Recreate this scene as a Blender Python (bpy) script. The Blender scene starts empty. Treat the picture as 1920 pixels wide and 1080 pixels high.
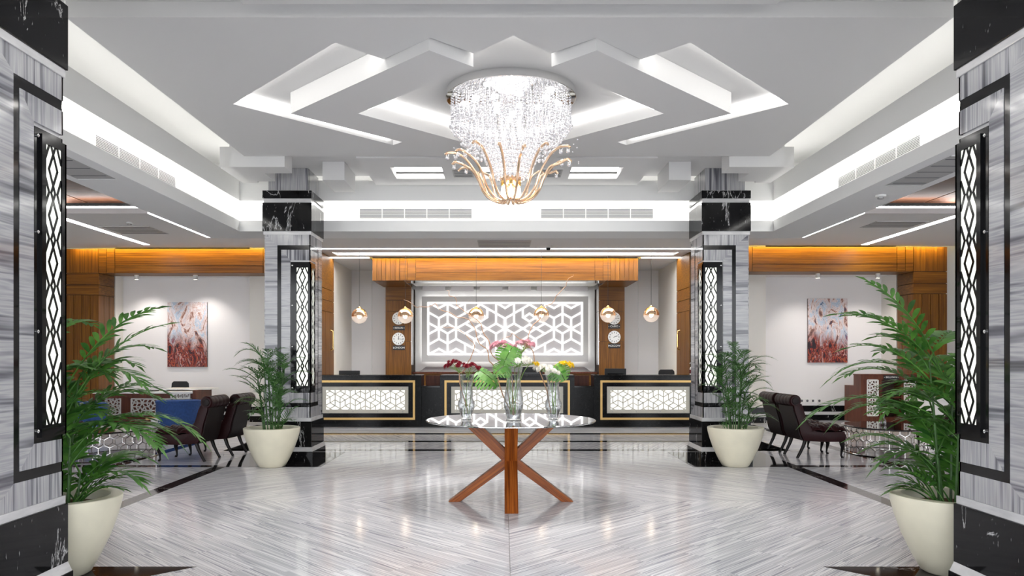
import bpy, bmesh, math, random
from mathutils import Vector, Matrix
from mathutils.geometry import tessellate_polygon
random.seed(7)
PI = math.pi
scene = bpy.context.scene
C = scene.collection

# ------------------------------------------------------------------ camera, world, exposure
CZ = 1.45
cam = bpy.data.cameras.new('camera')
cam.sensor_width = 36.0
cam.lens = 1400 / 1920 * 36.0
cam.shift_x = 16.4 / 1920
cam.shift_y = 130 / 1920
cam.clip_start = 0.05
co = bpy.data.objects.new('camera', cam)
co.location = (-0.047, 0, CZ)
co.rotation_euler = (PI / 2, 0, 0)
C.objects.link(co)
scene.camera = co

w = bpy.data.worlds.new('world')
scene.world = w
w.use_nodes = True
w.node_tree.nodes['Background'].inputs[0].default_value = (0.93, 0.96, 1.0, 1)
w.node_tree.nodes['Background'].inputs[1].default_value = 2.05

vs = scene.view_settings
vs.view_transform = 'Standard'
vs.look = 'None'
vs.exposure = 1.12
vs.gamma = 1.0
vs.use_curve_mapping = False
cy = scene.cycles
cy.use_denoising = True
try:
    cy.denoiser = 'OPENIMAGEDENOISE'
except Exception:
    pass
cy.max_bounces = 9
cy.diffuse_bounces = 4
cy.glossy_bounces = 5
cy.transmission_bounces = 8
cy.transparent_max_bounces = 10
cy.caustics_reflective = False
cy.caustics_refractive = False
cy.sample_clamp_indirect = 4.0

LED = 3.8        # radiance of the white cove strips

# ------------------------------------------------------------------ materials
def mat_new(name):
    m = bpy.data.materials.new(name)
    m.use_nodes = True
    nt = m.node_tree
    b = nt.nodes['Principled BSDF']
    return m, nt, b

def N(nt, typ, **kw):
    n = nt.nodes.new(typ)
    for k, v in kw.items():
        if isinstance(k, str) and k.startswith('i_'):
            n.inputs[k[2:]].default_value = v
        else:
            setattr(n, k, v)
    return n

def ramp(nt, fac, stops):
    r = nt.nodes.new('ShaderNodeValToRGB')
    e = r.color_ramp.elements
    while len(e) > 1:
        e.remove(e[-1])
    e[0].position = stops[0][0]
    e[0].color = (*stops[0][1], 1)
    for p, c in stops[1:]:
        x = e.new(p)
        x.color = (*c, 1)
    nt.links.new(fac, r.inputs[0])
    return r

def coords(nt, scale=(1, 1, 1), rnd=0.0, rot=(0, 0, 0)):
    tc = nt.nodes.new('ShaderNodeTexCoord')
    mp = nt.nodes.new('ShaderNodeMapping')
    mp.inputs['Scale'].default_value = scale
    mp.inputs['Rotation'].default_value = rot
    nt.links.new(tc.outputs['Object'], mp.inputs['Vector'])
    if rnd:
        oi = nt.nodes.new('ShaderNodeObjectInfo')
        ge = nt.nodes.new('ShaderNodeNewGeometry')
        ad = N(nt, 'ShaderNodeMath', operation='ADD')
        nt.links.new(oi.outputs['Random'], ad.inputs[0])
        nt.links.new(ge.outputs['Random Per Island'], ad.inputs[1])
        mu = N(nt, 'ShaderNodeMath', operation='MULTIPLY')
        mu.inputs[1].default_value = rnd
        nt.links.new(ad.outputs[0], mu.inputs[0])
        va = N(nt, 'ShaderNodeVectorMath', operation='ADD')
        cb = nt.nodes.new('ShaderNodeCombineXYZ')
        for i in range(3):
            nt.links.new(mu.outputs[0], cb.inputs[i])
        nt.links.new(mp.outputs[0], va.inputs[0])
        nt.links.new(cb.outputs[0], va.inputs[1])
        return va.outputs[0]
    return mp.outputs[0]

def simple(name, col, rough=0.5, metal=0.0, spec=0.5, bump=0.0, bscale=60, coat=0.0, var=0.0):
    m, nt, b = mat_new(name)
    b.inputs['Base Color'].default_value = (*col, 1)
    b.inputs['Roughness'].default_value = rough
    b.inputs['Metallic'].default_value = metal
    b.inputs['Specular IOR Level'].default_value = spec
    b.inputs['Coat Weight'].default_value = coat
    v = coords(nt)
    n = N(nt, 'ShaderNodeTexNoise')
    n.inputs['Scale'].default_value = bscale
    n.inputs['Detail'].default_value = 3
    nt.links.new(v, n.inputs['Vector'])
    if var:
        lo = tuple(c * (1 - var) for c in col)
        hi = tuple(min(1, c * (1 + var)) for c in col)
        r = ramp(nt, n.outputs['Fac'], [(0.3, lo), (0.7, hi)])
        nt.links.new(r.outputs[0], b.inputs['Base Color'])
    if bump:
        bp = N(nt, 'ShaderNodeBump')
        bp.inputs['Strength'].default_value = bump
        bp.inputs['Distance'].default_value = 0.01
        nt.links.new(n.outputs['Fac'], bp.inputs['Height'])
        nt.links.new(bp.outputs[0], b.inputs['Normal'])
    return m

def emit(name, col, strength):
    m, nt, b = mat_new(name)
    b.inputs['Base Color'].default_value = (0.8, 0.8, 0.8, 1)
    b.inputs['Emission Color'].default_value = (*col, 1)
    b.inputs['Emission Strength'].default_value = strength
    return m

def marble(name, sc, stops, rough=0.09, rnd=37.0, detail=4, dist=0.3, coat=0.0, sc2=None):
    m, nt, b = mat_new(name)
    v = coords(nt, sc, rnd)
    n = N(nt, 'ShaderNodeTexNoise')
    n.inputs['Scale'].default_value = 1.0
    n.inputs['Detail'].default_value = detail
    n.inputs['Roughness'].default_value = 0.62
    n.inputs['Distortion'].default_value = dist
    nt.links.new(v, n.inputs['Vector'])
    r = ramp(nt, n.outputs['Fac'], stops)
    nt.links.new(r.outputs[0], b.inputs['Base Color'])
    b.inputs['Roughness'].default_value = rough
    b.inputs['Coat Weight'].default_value = coat
    b.inputs['Coat Roughness'].default_value = 0.03
    return m

STRIPE = [(0.34, (0.54, 0.54, 0.57)), (0.40, (0.58, 0.58, 0.61)), (0.435, (0.82, 0.81, 0.82)), (0.465, (0.38, 0.38, 0.43)), (0.495, (0.87, 0.86, 0.87)), (0.525, (0.30, 0.30, 0.35)),
          (0.55, (0.84, 0.83, 0.84)), (0.58, (0.42, 0.42, 0.47)), (0.615, (0.85, 0.84, 0.85)), (0.66, (0.55, 0.55, 0.59)), (0.74, (0.72, 0.71, 0.73))]
STRIPE2 = [(0.28, (0.07, 0.07, 0.08)), (0.37, (0.15, 0.15, 0.17)), (0.44, (0.32, 0.32, 0.34)), (0.50, (0.48, 0.475, 0.48)),
           (0.55, (0.34, 0.34, 0.36)), (0.61, (0.47, 0.465, 0.47)), (0.70, (0.22, 0.22, 0.24))]
M = {}
M['floor'] = marble('floor_marble', (0.14, 11.0, 1.0), STRIPE, rough=0.10, detail=2.2, dist=0.10)
M['floor'].node_tree.nodes['Principled BSDF'].inputs['Specular IOR Level'].default_value = 0.15
M['col_h'] = marble('column_marble_level', (0.5, 0.5, 11.0), STRIPE2, rough=0.10, rnd=19, detail=3)
M['col_v'] = marble('column_marble_upright', (16.0, 16.0, 0.5), STRIPE2, rough=0.10, rnd=23, detail=3)
M['white_marble'] = marble('pale_marble', (2, 2, 8), [(0.3, (0.45, 0.45, 0.46)), (0.6, (0.66, 0.65, 0.65))], rough=0.15)
M['grout'] = simple('floor_grout', (0.45, 0.44, 0.44), 0.6)

def black_marble(name, base, vein, scale=(1.6, 1.6, 0.5), width=0.018, rough=0.06):
    m, nt, b = mat_new(name)
    v = coords(nt, scale, 11.0)
    n = N(nt, 'ShaderNodeTexNoise')
    n.inputs['Scale'].default_value = 2.1
    n.inputs['Detail'].default_value = 6
    n.inputs['Roughness'].default_value = 0.6
    n.inputs['Distortion'].default_value = 0.8
    nt.links.new(v, n.inputs['Vector'])
    d = N(nt, 'ShaderNodeMath', operation='SUBTRACT')
    d.inputs[1].default_value = 0.62
    nt.links.new(n.outputs['Fac'], d.inputs[0])
    a = N(nt, 'ShaderNodeMath', operation='ABSOLUTE')
    nt.links.new(d.outputs[0], a.inputs[0])
    r = ramp(nt, a.outputs[0], [(0.0, vein), (width * 0.5, tuple(0.3 * x for x in vein)), (width, base), (0.3, tuple(x * 0.6 for x in base))])
    n2 = N(nt, 'ShaderNodeTexNoise')
    n2.inputs['Scale'].default_value = 34
    n2.inputs['Detail'].default_value = 2
    nt.links.new(v, n2.inputs['Vector'])
    r2 = ramp(nt, n2.outputs['Fac'], [(0.70, (0, 0, 0)), (0.78, (0.25, 0.25, 0.25))])
    mx = N(nt, 'ShaderNodeMix', data_type='RGBA', blend_type='ADD')
    mx.inputs['Factor'].default_value = 1
    nt.links.new(r.outputs[0], mx.inputs['A'])
    nt.links.new(r2.outputs[0], mx.inputs['B'])
    nt.links.new(mx.outputs['Result'], b.inputs['Base Color'])
    b.inputs['Roughness'].default_value = rough
    b.inputs['Specular IOR Level'].default_value = 0.2
    return m

M['black_marble'] = black_marble('black_marble', (0.007, 0.007, 0.008), (0.55, 0.55, 0.55), width=0.011)
M['black_floor'] = black_marble('black_floor_marble', (0.014, 0.012, 0.013), (0.35, 0.33, 0.32), (1, 1, 1), 0.010, 0.05)
M['granite'] = black_marble('black_granite', (0.006, 0.006, 0.007), (0.05, 0.05, 0.05), (4, 4, 4), 0.01, 0.15)
M['granite'].node_tree.nodes['Principled BSDF'].inputs['Specular IOR Level'].default_value = 0.15
M['plaster'] = simple('white_plaster', (0.82, 0.82, 0.81), 0.85, bump=0.02, bscale=90)
M['soffit'] = simple('grey_white_paint', (0.70, 0.695, 0.69), 0.85, bump=0.02, bscale=90)
M['cream_wall'] = simple('cream_wall_paint', (0.77, 0.74, 0.69), 0.85, bump=0.03, bscale=70)
M['white_wall'] = simple('warm_white_wall_paint', (0.81, 0.79, 0.79), 0.85, bump=0.03, bscale=70)

def wood(name, stops, scale, rough=0.38, rnd=9.0, coat=0.0):
    m, nt, b = mat_new(name)
    v = coords(nt, scale, rnd)
    n = N(nt, 'ShaderNodeTexNoise')
    n.inputs['Scale'].default_value = 1.0
    n.inputs['Detail'].default_value = 5
    n.inputs['Roughness'].default_value = 0.65
    n.inputs['Distortion'].default_value = 0.4
    nt.links.new(v, n.inputs['Vector'])
    r = ramp(nt, n.outputs['Fac'], stops)
    nt.links.new(r.outputs[0], b.inputs['Base Color'])
    b.inputs['Roughness'].default_value = rough
    b.inputs['Specular IOR Level'].default_value = 0.3
    b.inputs['Coat Weight'].default_value = coat
    b.inputs['Coat Roughness'].default_value = 0.2
    return m

TEAK = [(0.34, (0.085, 0.029, 0.003)), (0.5, (0.150, 0.056, 0.005)), (0.66, (0.215, 0.089, 0.009))]
TABLE = [(0.36, (0.13, 0.028, 0.005)), (0.5, (0.28, 0.070, 0.010)), (0.64, (0.40, 0.115, 0.018))]
REDW = [(0.30, (0.060, 0.016, 0.009)), (0.5, (0.11, 0.030, 0.015)), (0.7, (0.15, 0.045, 0.022))]
M['teak_v'] = wood('teak_upright_grain', TEAK, (38, 38, 1.0))
M['teak_h'] = wood('teak_level_grain', TEAK, (0.9, 8, 42))
M['table_wood'] = wood('table_teak', TABLE, (55, 55, 2.2), 0.3)
def along_wood(name, ang):
    m = wood(name, TABLE, (1, 1, 1), 0.3)
    nt = m.node_tree
    mp = [n for n in nt.nodes if n.type == 'MAPPING'][0]
    mp.vector_type = 'TEXTURE'
    mp.inputs['Rotation'].default_value = (0, -ang, 0)
    mp.inputs['Scale'].default_value = (0.6, 0.016, 0.016)
    return m
for k_, a_ in (('lo_r', -0.62), ('lo_l', 0.62), ('up_r', 0.76), ('up_l', -0.76)):
    M['table_' + k_] = along_wood('table_teak_' + k_, a_)
M['table_fb'] = wood('table_teak_front', TABLE, (58, 1.4, 1.4), 0.3)
M['dark_teak'] = wood('dark_ceiling_teak', [(0.3, (0.045, 0.016, 0.007)), (0.7, (0.12, 0.045, 0.018))], (0.9, 20, 20), 0.7, coat=0.0)
M['red_wood'] = wood('reddish_brown_wood', REDW, (16, 16, 1.4), 0.4)
M['dark_inside'] = simple('dark_wood_inside', (0.035, 0.012, 0.008), 0.6)
M['groove'] = simple('dark_groove', (0.03, 0.014, 0.007), 0.8)
M['gold'] = simple('brushed_gold', (0.55, 0.36, 0.14), 0.38, 0.9, bump=0.02)
M['pale_gold'] = simple('rose_gold', (0.95, 0.68, 0.47), 0.22, 0.9)
M['brass'] = simple('polished_brass', (0.85, 0.60, 0.25), 0.15, 1.0)
M['chrome'] = simple('chrome', (0.80, 0.80, 0.80), 0.08, 1.0)
M['lattice_steel'] = simple('polished_dark_steel', (0.46, 0.44, 0.43), 0.18, 1.0)
M['steel'] = simple('brushed_steel', (0.45, 0.45, 0.45), 0.35, 0.9)
M['mirror'] = simple('mirror_glass', (0.86, 0.88, 0.88), 0.012, 1.0)
M['black_gloss'] = simple('black_gloss', (0.005, 0.005, 0.006), 0.08, spec=0.3)
M['black_matte'] = simple('black_matte', (0.012, 0.012, 0.013), 0.5)
M['dark_glass'] = simple('smoked_glass', (0.03, 0.02, 0.018), 0.02, 0.0, 1.0)
M['pot'] = simple('cream_ceramic', (0.74, 0.70, 0.55), 0.32, var=0.04, bscale=6)
M['soil'] = simple('soil', (0.16, 0.11, 0.06), 0.95, bump=0.8, bscale=40, var=0.4)
M['leather'] = simple('burgundy_leather', (0.022, 0.004, 0.005), 0.42, spec=0.2, bump=0.05, bscale=120, var=0.2)
M['leather_back'] = simple('dark_brown_leather', (0.011, 0.005, 0.005), 0.45, spec=0.2, bump=0.04, bscale=120, var=0.2)
M['blue'] = simple('royal_blue_velvet', (0.022, 0.065, 0.22), 0.85, var=0.15, bscale=30)
M['black_wood'] = simple('black_turned_wood', (0.006, 0.004, 0.004), 0.35, spec=0.2)
M['cream_metal'] = simple('cream_lacquer', (0.72, 0.69, 0.59), 0.4)
M['white_lacquer'] = simple('white_lacquer', (0.80, 0.79, 0.76), 0.35)
M['grey_panel'] = simple('silver_grey_panel', (0.58, 0.56, 0.575), 0.5, bump=0.03, bscale=150)
M['grey_frame'] = simple('light_grey_frame', (0.56, 0.55, 0.54), 0.45)
M['grille'] = simple('grille_back', (0.10, 0.10, 0.11), 0.7)
M['slat'] = simple('grey_white_slat', (0.52, 0.52, 0.52), 0.6)
M['hatch'] = simple('grey_hatch', (0.42, 0.415, 0.41), 0.7)
M['white_plastic'] = simple('white_plastic', (0.78, 0.78, 0.76), 0.4)
M['clock_face'] = simple('clock_face', (0.82, 0.82, 0.80), 0.4)
M['stem'] = simple('green_cane', (0.055, 0.13, 0.035), 0.5, var=0.4, bscale=12)
M['petiole'] = simple('pale_green_stalk', (0.20, 0.34, 0.07), 0.5)
M['twig'] = simple('curly_willow_bark', (0.42, 0.24, 0.14), 0.6)
M['led'] = emit('white_led_strip', (1.0, 0.985, 0.95), LED)
M['led_soft'] = emit('white_led_slot', (1.0, 0.985, 0.96), LED * 0.8)
M['led_bright'] = emit('bright_white_led_slot', (0.97, 0.99, 1.0), 14.0)
M['amber'] = emit('amber_led_strip', (1.0, 0.72, 0.10), 30.0)
M['sconce_glow'] = emit('sconce_diffuser', (0.97, 1.0, 0.84), 0.40)
M['desk_glow'] = emit('desk_backlight', (1.0, 1.0, 0.97), 0.33)
M['lattice_glow'] = emit('backlit_white_acrylic', (1.0, 0.985, 0.95), 0.48)
M['bulb'] = emit('warm_bulb', (1.0, 0.88, 0.70), 9.0)
M['bulb_small'] = emit('candle_bulb', (1.0, 0.90, 0.76), 14.0)
M['downlight'] = emit('chandelier_lamp', (1.0, 0.97, 0.92), 30.0)

def leafmat(name, a, bcol, rough=0.38):
    m, nt, b = mat_new(name)
    v = coords(nt, (6, 6, 6), 5.0)
    n = N(nt, 'ShaderNodeTexNoise')
    n.inputs['Scale'].default_value = 1.2
    nt.links.new(v, n.inputs['Vector'])
    r = ramp(nt, n.outputs['Fac'], [(0.3, a), (0.72, bcol)])
    nt.links.new(r.outputs[0], b.inputs['Base Color'])
    b.inputs['Roughness'].default_value = rough
    tr = N(nt, 'ShaderNodeBsdfTranslucent')
    nt.links.new(r.outputs[0], tr.inputs['Color'])
    ms = N(nt, 'ShaderNodeMixShader')
    ms.inputs[0].default_value = 0.3
    out = nt.nodes['Material Output']
    nt.links.new(b.outputs[0], ms.inputs[1])
    nt.links.new(tr.outputs[0], ms.inputs[2])
    nt.links.new(ms.outputs[0], out.inputs['Surface'])
    return m

M['palm'] = leafmat('palm_leaf', (0.032, 0.125, 0.022), (0.15, 0.37, 0.06))
M['palm_fine'] = leafmat('fine_palm_leaf', (0.035, 0.115, 0.03), (0.13, 0.29, 0.075))
M['monstera'] = leafmat('monstera_leaf', (0.07, 0.25, 0.035), (0.24, 0.47, 0.11))
M['red_petal'] = leafmat('dark_red_petal', (0.16, 0.004, 0.012), (0.30, 0.012, 0.03), 0.6)
M['pink_petal'] = leafmat('pink_petal', (0.62, 0.26, 0.34), (0.85, 0.55, 0.60), 0.6)
M['white_petal'] = leafmat('white_petal', (0.80, 0.78, 0.70), (0.90, 0.88, 0.84), 0.6)
M['yellow_petal'] = leafmat('yellow_petal', (0.85, 0.58, 0.02), (0.92, 0.74, 0.05), 0.6)

def glass(name, col=(1, 1, 1), ior=1.45, rough=0.0):
    m, nt, b = mat_new(name)
    b.inputs['Base Color'].default_value = (*col, 1)
    b.inputs['Transmission Weight'].default_value = 1.0
    b.inputs['IOR'].default_value = ior
    b.inputs['Roughness'].default_value = rough
    return m

M['glass'] = glass('clear_glass', (0.97, 0.99, 0.98), 1.35)
M['water'] = glass('water', (0.97, 0.99, 0.99), 1.2)

def thin_glass(name, tint, refl):
    # a thin blown shell: lets light pass straight through and reflects by Fresnel
    m, nt, b = mat_new(name)
    nt.nodes.remove(b)
    tr = N(nt, 'ShaderNodeBsdfTransparent')
    tr.inputs[0].default_value = (*tint, 1)
    gl = N(nt, 'ShaderNodeBsdfGlossy')
    gl.inputs['Roughness'].default_value = 0.03
    gl.inputs[0].default_value = (*refl, 1)
    lw = N(nt, 'ShaderNodeLayerWeight')
    lw.inputs[0].default_value = 0.35
    ms = N(nt, 'ShaderNodeMixShader')
    nt.links.new(lw.outputs['Facing'], ms.inputs[0])
    nt.links.new(tr.outputs[0], ms.inputs[1])
    nt.links.new(gl.outputs[0], ms.inputs[2])
    nt.links.new(ms.outputs[0], nt.nodes['Material Output'].inputs['Surface'])
    return m

M['thin_glass'] = thin_glass('thin_clear_glass', (0.93, 0.94, 0.95), (1, 1, 1))
M['copper_glass'] = simple('copper_mirrored_glass', (0.90, 0.60, 0.38), 0.06, 0.85)

def milky_glass():
    m, nt, b = mat_new('milky_clear_glass')
    b.inputs['Base Color'].default_value = (0.92, 0.88, 0.88, 1)
    b.inputs['Roughness'].default_value = 0.05
    tr = N(nt, 'ShaderNodeBsdfTranslucent')
    tr.inputs[0].default_value = (0.95, 0.90, 0.90, 1)
    tp = N(nt, 'ShaderNodeBsdfTransparent')
    m1 = N(nt, 'ShaderNodeMixShader')
    m1.inputs[0].default_value = 0.5
    nt.links.new(b.outputs[0], m1.inputs[1])
    nt.links.new(tr.outputs[0], m1.inputs[2])
    m2 = N(nt, 'ShaderNodeMixShader')
    m2.inputs[0].default_value = 0.55
    nt.links.new(m1.outputs[0], m2.inputs[1])
    nt.links.new(tp.outputs[0], m2.inputs[2])
    nt.links.new(m2.outputs[0], nt.nodes['Material Output'].inputs['Surface'])
    return m
M['milky_glass'] = milky_glass()

def crystal():
    m, nt, b = mat_new('cut_crystal')
    nt.nodes.remove(b)
    gl = N(nt, 'ShaderNodeBsdfGlossy')
    gl.inputs[0].default_value = (0.96, 0.96, 0.98, 1)
    gl.inputs['Roughness'].default_value = 0.08
    tr = N(nt, 'ShaderNodeBsdfTranslucent')
    tr.inputs[0].default_value = (0.95, 0.95, 0.97, 1)
    tp = N(nt, 'ShaderNodeBsdfTransparent')
    tp.inputs[0].default_value = (0.97, 0.97, 0.98, 1)
    m1 = N(nt, 'ShaderNodeMixShader')
    m1.inputs[0].default_value = 0.24
    nt.links.new(gl.outputs[0], m1.inputs[1])
    nt.links.new(tr.outputs[0], m1.inputs[2])
    m2 = N(nt, 'ShaderNodeMixShader')
    m2.inputs[0].default_value = 0.36
    nt.links.new(m1.outputs[0], m2.inputs[1])
    nt.links.new(tp.outputs[0], m2.inputs[2])
    nt.links.new(m2.outputs[0], nt.nodes['Material Output'].inputs['Surface'])
    return m
M['crystal'] = crystal()

def painting_mat(name, seed, flip):
    m, nt, b = mat_new(name)
    tc = N(nt, 'ShaderNodeTexCoord')
    mp = N(nt, 'ShaderNodeMapping')
    mp.inputs['Location'].default_value = (seed, seed * 0.7, seed * 1.3)
    mp.inputs['Rotation'].default_value = (0, 0.6, 0)
    mp.inputs['Scale'].default_value = (2.0, 1, 0.8)
    nt.links.new(tc.outputs['Object'], mp.inputs['Vector'])
    n = N(nt, 'ShaderNodeTexNoise')
    n.inputs['Scale'].default_value = 1.5
    n.inputs['Detail'].default_value = 7
    n.inputs['Roughness'].default_value = 0.62
    n.inputs['Distortion'].default_value = 3.2
    nt.links.new(mp.outputs[0], n.inputs['Vector'])
    up = ramp(nt, n.outputs['Fac'], [(0.34, (0.05, 0.03, 0.06)), (0.40, (0.30, 0.14, 0.10)), (0.44, (0.62, 0.46, 0.42)), (0.48, (0.74, 0.70, 0.72)), (0.51, (0.50, 0.36, 0.34)),
                                     (0.54, (0.72, 0.70, 0.74)), (0.58, (0.30, 0.44, 0.58)), (0.62, (0.66, 0.64, 0.68)), (0.68, (0.08, 0.14, 0.26))])
    lo = ramp(nt, n.outputs['Fac'], [(0.36, (0.006, 0.004, 0.010)), (0.42, (0.06, 0.006, 0.008)), (0.455, (0.26, 0.018, 0.012)), (0.48, (0.50, 0.12, 0.05)), (0.50, (0.012, 0.006, 0.010)),
                                     (0.53, (0.10, 0.008, 0.012)), (0.56, (0.34, 0.03, 0.02)), (0.585, (0.62, 0.46, 0.42)), (0.61, (0.02, 0.008, 0.02)), (0.68, (0.30, 0.04, 0.02))])
    sp = N(nt, 'ShaderNodeSeparateXYZ')
    nt.links.new(tc.outputs['Object'], sp.inputs[0])
    n2 = N(nt, 'ShaderNodeTexNoise')
    n2.inputs['Scale'].default_value = 1.7
    n2.inputs['Detail'].default_value = 5
    n2.inputs['Distortion'].default_value = 1.5
    nt.links.new(mp.outputs[0], n2.inputs['Vector'])
    a1 = N(nt, 'ShaderNodeMath', operation='MULTIPLY_ADD')
    a1.inputs[1].default_value = 1.1
    nt.links.new(n2.outputs['Fac'], a1.inputs[0])
    nt.links.new(sp.outputs['Z'], a1.inputs[2])
    a2 = N(nt, 'ShaderNodeMath', operation='MULTIPLY_ADD')
    a2.inputs[1].default_value = flip
    nt.links.new(sp.outputs['X'], a2.inputs[0])
    nt.links.new(a1.outputs[0], a2.inputs[2])
    mr = N(nt, 'ShaderNodeMapRange')
    mr.inputs['From Min'].default_value = 0.98
    mr.inputs['From Max'].default_value = 1.35
    nt.links.new(a2.outputs[0], mr.inputs[0])
    mx = N(nt, 'ShaderNodeMix', data_type='RGBA')
    nt.links.new(mr.outputs[0], mx.inputs['Factor'])
    nt.links.new(lo.outputs[0], mx.inputs['A'])
    nt.links.new(up.outputs[0], mx.inputs['B'])
    nt.links.new(mx.outputs['Result'], b.inputs['Base Color'])
    b.inputs['Roughness'].default_value = 0.45
    return m
M['paint_a'] = painting_mat('abstract_canvas_a', 3.1, 0.25)
M['paint_b'] = painting_mat('abstract_canvas_b', 8.4, 0.15)

# ------------------------------------------------------------------ mesh helpers
class MB:
    def __init__(s):
        s.v = []
        s.f = []

    def add(s, v, f):
        o = len(s.v)
        s.v += [tuple(p) for p in v]
        s.f += [tuple(i + o for i in q) for q in f]
        return s

    def box(s, x0, x1, y0, y1, z0, z1):
        if x0 > x1: x0, x1 = x1, x0
        if y0 > y1: y0, y1 = y1, y0
        if z0 > z1: z0, z1 = z1, z0
        return s.add([(x0, y0, z0), (x1, y0, z0), (x1, y1, z0), (x0, y1, z0), (x0, y0, z1), (x1, y0, z1), (x1, y1, z1), (x0, y1, z1)],
                     [(0, 3, 2, 1), (4, 5, 6, 7), (0, 1, 5, 4), (1, 2, 6, 5), (2, 3, 7, 6), (3, 0, 4, 7)])

    def prism(s, poly, n0, n1, mp=None):
        # polygon in (u, v), extruded along n; mp maps (u, v, n) to the room
        mp = mp or (lambda u, v, n: (u, v, n))
        k = len(poly)
        v = [mp(u, q, n0) for u, q in poly] + [mp(u, q, n1) for u, q in poly]
        f = [tuple(range(k - 1, -1, -1)), tuple(range(k, 2 * k))] + [(i, (i + 1) % k, k + (i + 1) % k, k + i) for i in range(k)]
        return s.add(v, f)

    def holed(s, loops, z0, z1):
        # flat slab with holes: loops[0] outer, others holes
        flat = [p for l in loops for p in l]
        tri = tessellate_polygon([[Vector((p[0], p[1], 0)) for p in l] for l in loops])
        k = len(flat)
        v = [(p[0], p[1], z0) for p in flat] + [(p[0], p[1], z1) for p in flat]
        f = [tuple(t) for t in tri] + [tuple(i + k for i in t) for t in tri]
        o = 0
        for l in loops:
            n = len(l)
            f += [(o + i, o + (i + 1) % n, k + o + (i + 1) % n, k + o + i) for i in range(n)]
            o += n
        return s.add(v, f)

    def tube(s, path, r, n=8, closed=False):
        path = [Vector(p) for p in path]
        k = len(path)
        rr = r if isinstance(r, (list, tuple)) else [r] * k
        rings = []
        up = Vector((0.13, 0.27, 0.95)).normalized()
        for i, p in enumerate(path):
            if closed:
                t = path[(i + 1) % k] - path[i - 1]
            else:
                t = path[min(i + 1, k - 1)] - path[max(i - 1, 0)]
            if t.length < 1e-9: t = Vector((0, 0, 1))
            t.normalize()
            a = t.cross(up)
            if a.length < 0.05: a = t.cross(Vector((1, 0, 0)))
            a.normalize()
            b = t.cross(a)
            rings.append([p + (a * math.cos(2 * PI * j / n) + b * math.sin(2 * PI * j / n)) * rr[i] for j in range(n)])
        v = [q for rg in rings for q in rg]
        f = []
        for i in range(k if closed else k - 1):
            i2 = (i + 1) % k
            for j in range(n):
                f.append((i * n + j, i * n + (j + 1) % n, i2 * n + (j + 1) % n, i2 * n + j))
        if not closed:
            f.append(tuple(range(n - 1, -1, -1)))
            f.append(tuple((k - 1) * n + j for j in range(n)))
        return s.add(v, f)

    def lathe(s, prof, c, n=32, sx=1.0, sy=1.0, cap=True, axis='z'):
        v = []
        k = len(prof)
        for r, z in prof:
            for j in range(n):
                a = 2 * PI * j / n
                if axis == 'z':
                    v.append((c[0] + r * sx * math.cos(a), c[1] + r * sy * math.sin(a), c[2] + z))
                elif axis == 'y':
                    v.append((c[0] + r * math.cos(a), c[1] + z, c[2] + r * math.sin(a)))
                else:
                    v.append((c[0] + z, c[1] + r * math.cos(a), c[2] + r * math.sin(a)))
        f = []
        for i in range(k - 1):
            for j in range(n):
                f.append((i * n + j, i * n + (j + 1) % n, (i + 1) * n + (j + 1) % n, (i + 1) * n + j))
        if cap:
            if prof[0][0] > 1e-6: f.append(tuple(range(n - 1, -1, -1)))
            if prof[-1][0] > 1e-6: f.append(tuple((k - 1) * n + j for j in range(n)))
        return s.add(v, f)

    def ball(s, c, r, n=10, m=6, sz=1.0):
        prof = [(r * math.sin(PI * i / m), -r * sz * math.cos(PI * i / m)) for i in range(m + 1)]
        return s.lathe(prof, c, n, cap=False)

    def segs(s, segs, w, mp, n0, n1):
        for q_, (a, b) in enumerate(segs):
            n1_ = n1 + (q_ % 9) * 6e-5 * (1 if n1 > n0 else -1)
            ax, ay = a
            bx, by = b
            dx, dy = bx - ax, by - ay
            L = math.hypot(dx, dy)
            if L < 1e-5: continue
            px, py = -dy / L * w / 2, dx / L * w / 2
            ex, ey = dx / L * w * 0.28, dy / L * w * 0.28
            s.prism([(ax - ex + px, ay - ey + py), (ax - ex - px, ay - ey - py), (bx + ex - px, by + ey - py), (bx + ex + px, by + ey + py)], n0, n1_, mp)
        return s

    def build(s, name, mat, parent=None, smooth=False, bevel=0.0, origin=None, recalc=True):
        me = bpy.data.meshes.new(name)
        o = bpy.data.objects.new(name, me)
        off = Vector((0, 0, 0))
        if parent is not None:
            off = world_loc(parent)
            o.parent = parent
        elif origin is not None:
            off = Vector(origin)
            o.location = off
        elif s.v:
            xs = [p[0] for p in s.v]
            ys = [p[1] for p in s.v]
            zs = [p[2] for p in s.v]
            off = Vector(((min(xs) + max(xs)) / 2, (min(ys) + max(ys)) / 2, min(zs)))
            o.location = off
        me.from_pydata([(p[0] - off.x, p[1] - off.y, p[2] - off.z) for p in s.v], [], s.f)
        if recalc or bevel:
            bm = bmesh.new()
            bm.from_mesh(me)
            bmesh.ops.remove_doubles(bm, verts=bm.verts, dist=1e-6)
            bmesh.ops.recalc_face_normals(bm, faces=bm.faces)
            if bevel:
                es = [e for e in bm.edges if len(e.link_faces) == 2 and e.calc_face_angle(0) > 0.6]
                bmesh.ops.bevel(bm, geom=es, offset=bevel, segments=2, affect='EDGES', profile=0.6)
            bm.to_mesh(me)
            bm.free()
        me.materials.append(M[mat] if isinstance(mat, str) else mat)
        if smooth:
            me.polygons.foreach_set('use_smooth', [True] * len(me.polygons))
            if smooth != 'all':
                try:
                    me.set_sharp_from_angle(angle=0.7)
                except Exception:
                    pass
        me.update()
        C.objects.link(o)
        return o

def world_loc(o):
    v = Vector((0, 0, 0))
    while o is not None:
        v += Vector(o.location)
        o = o.parent
    return v

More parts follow.
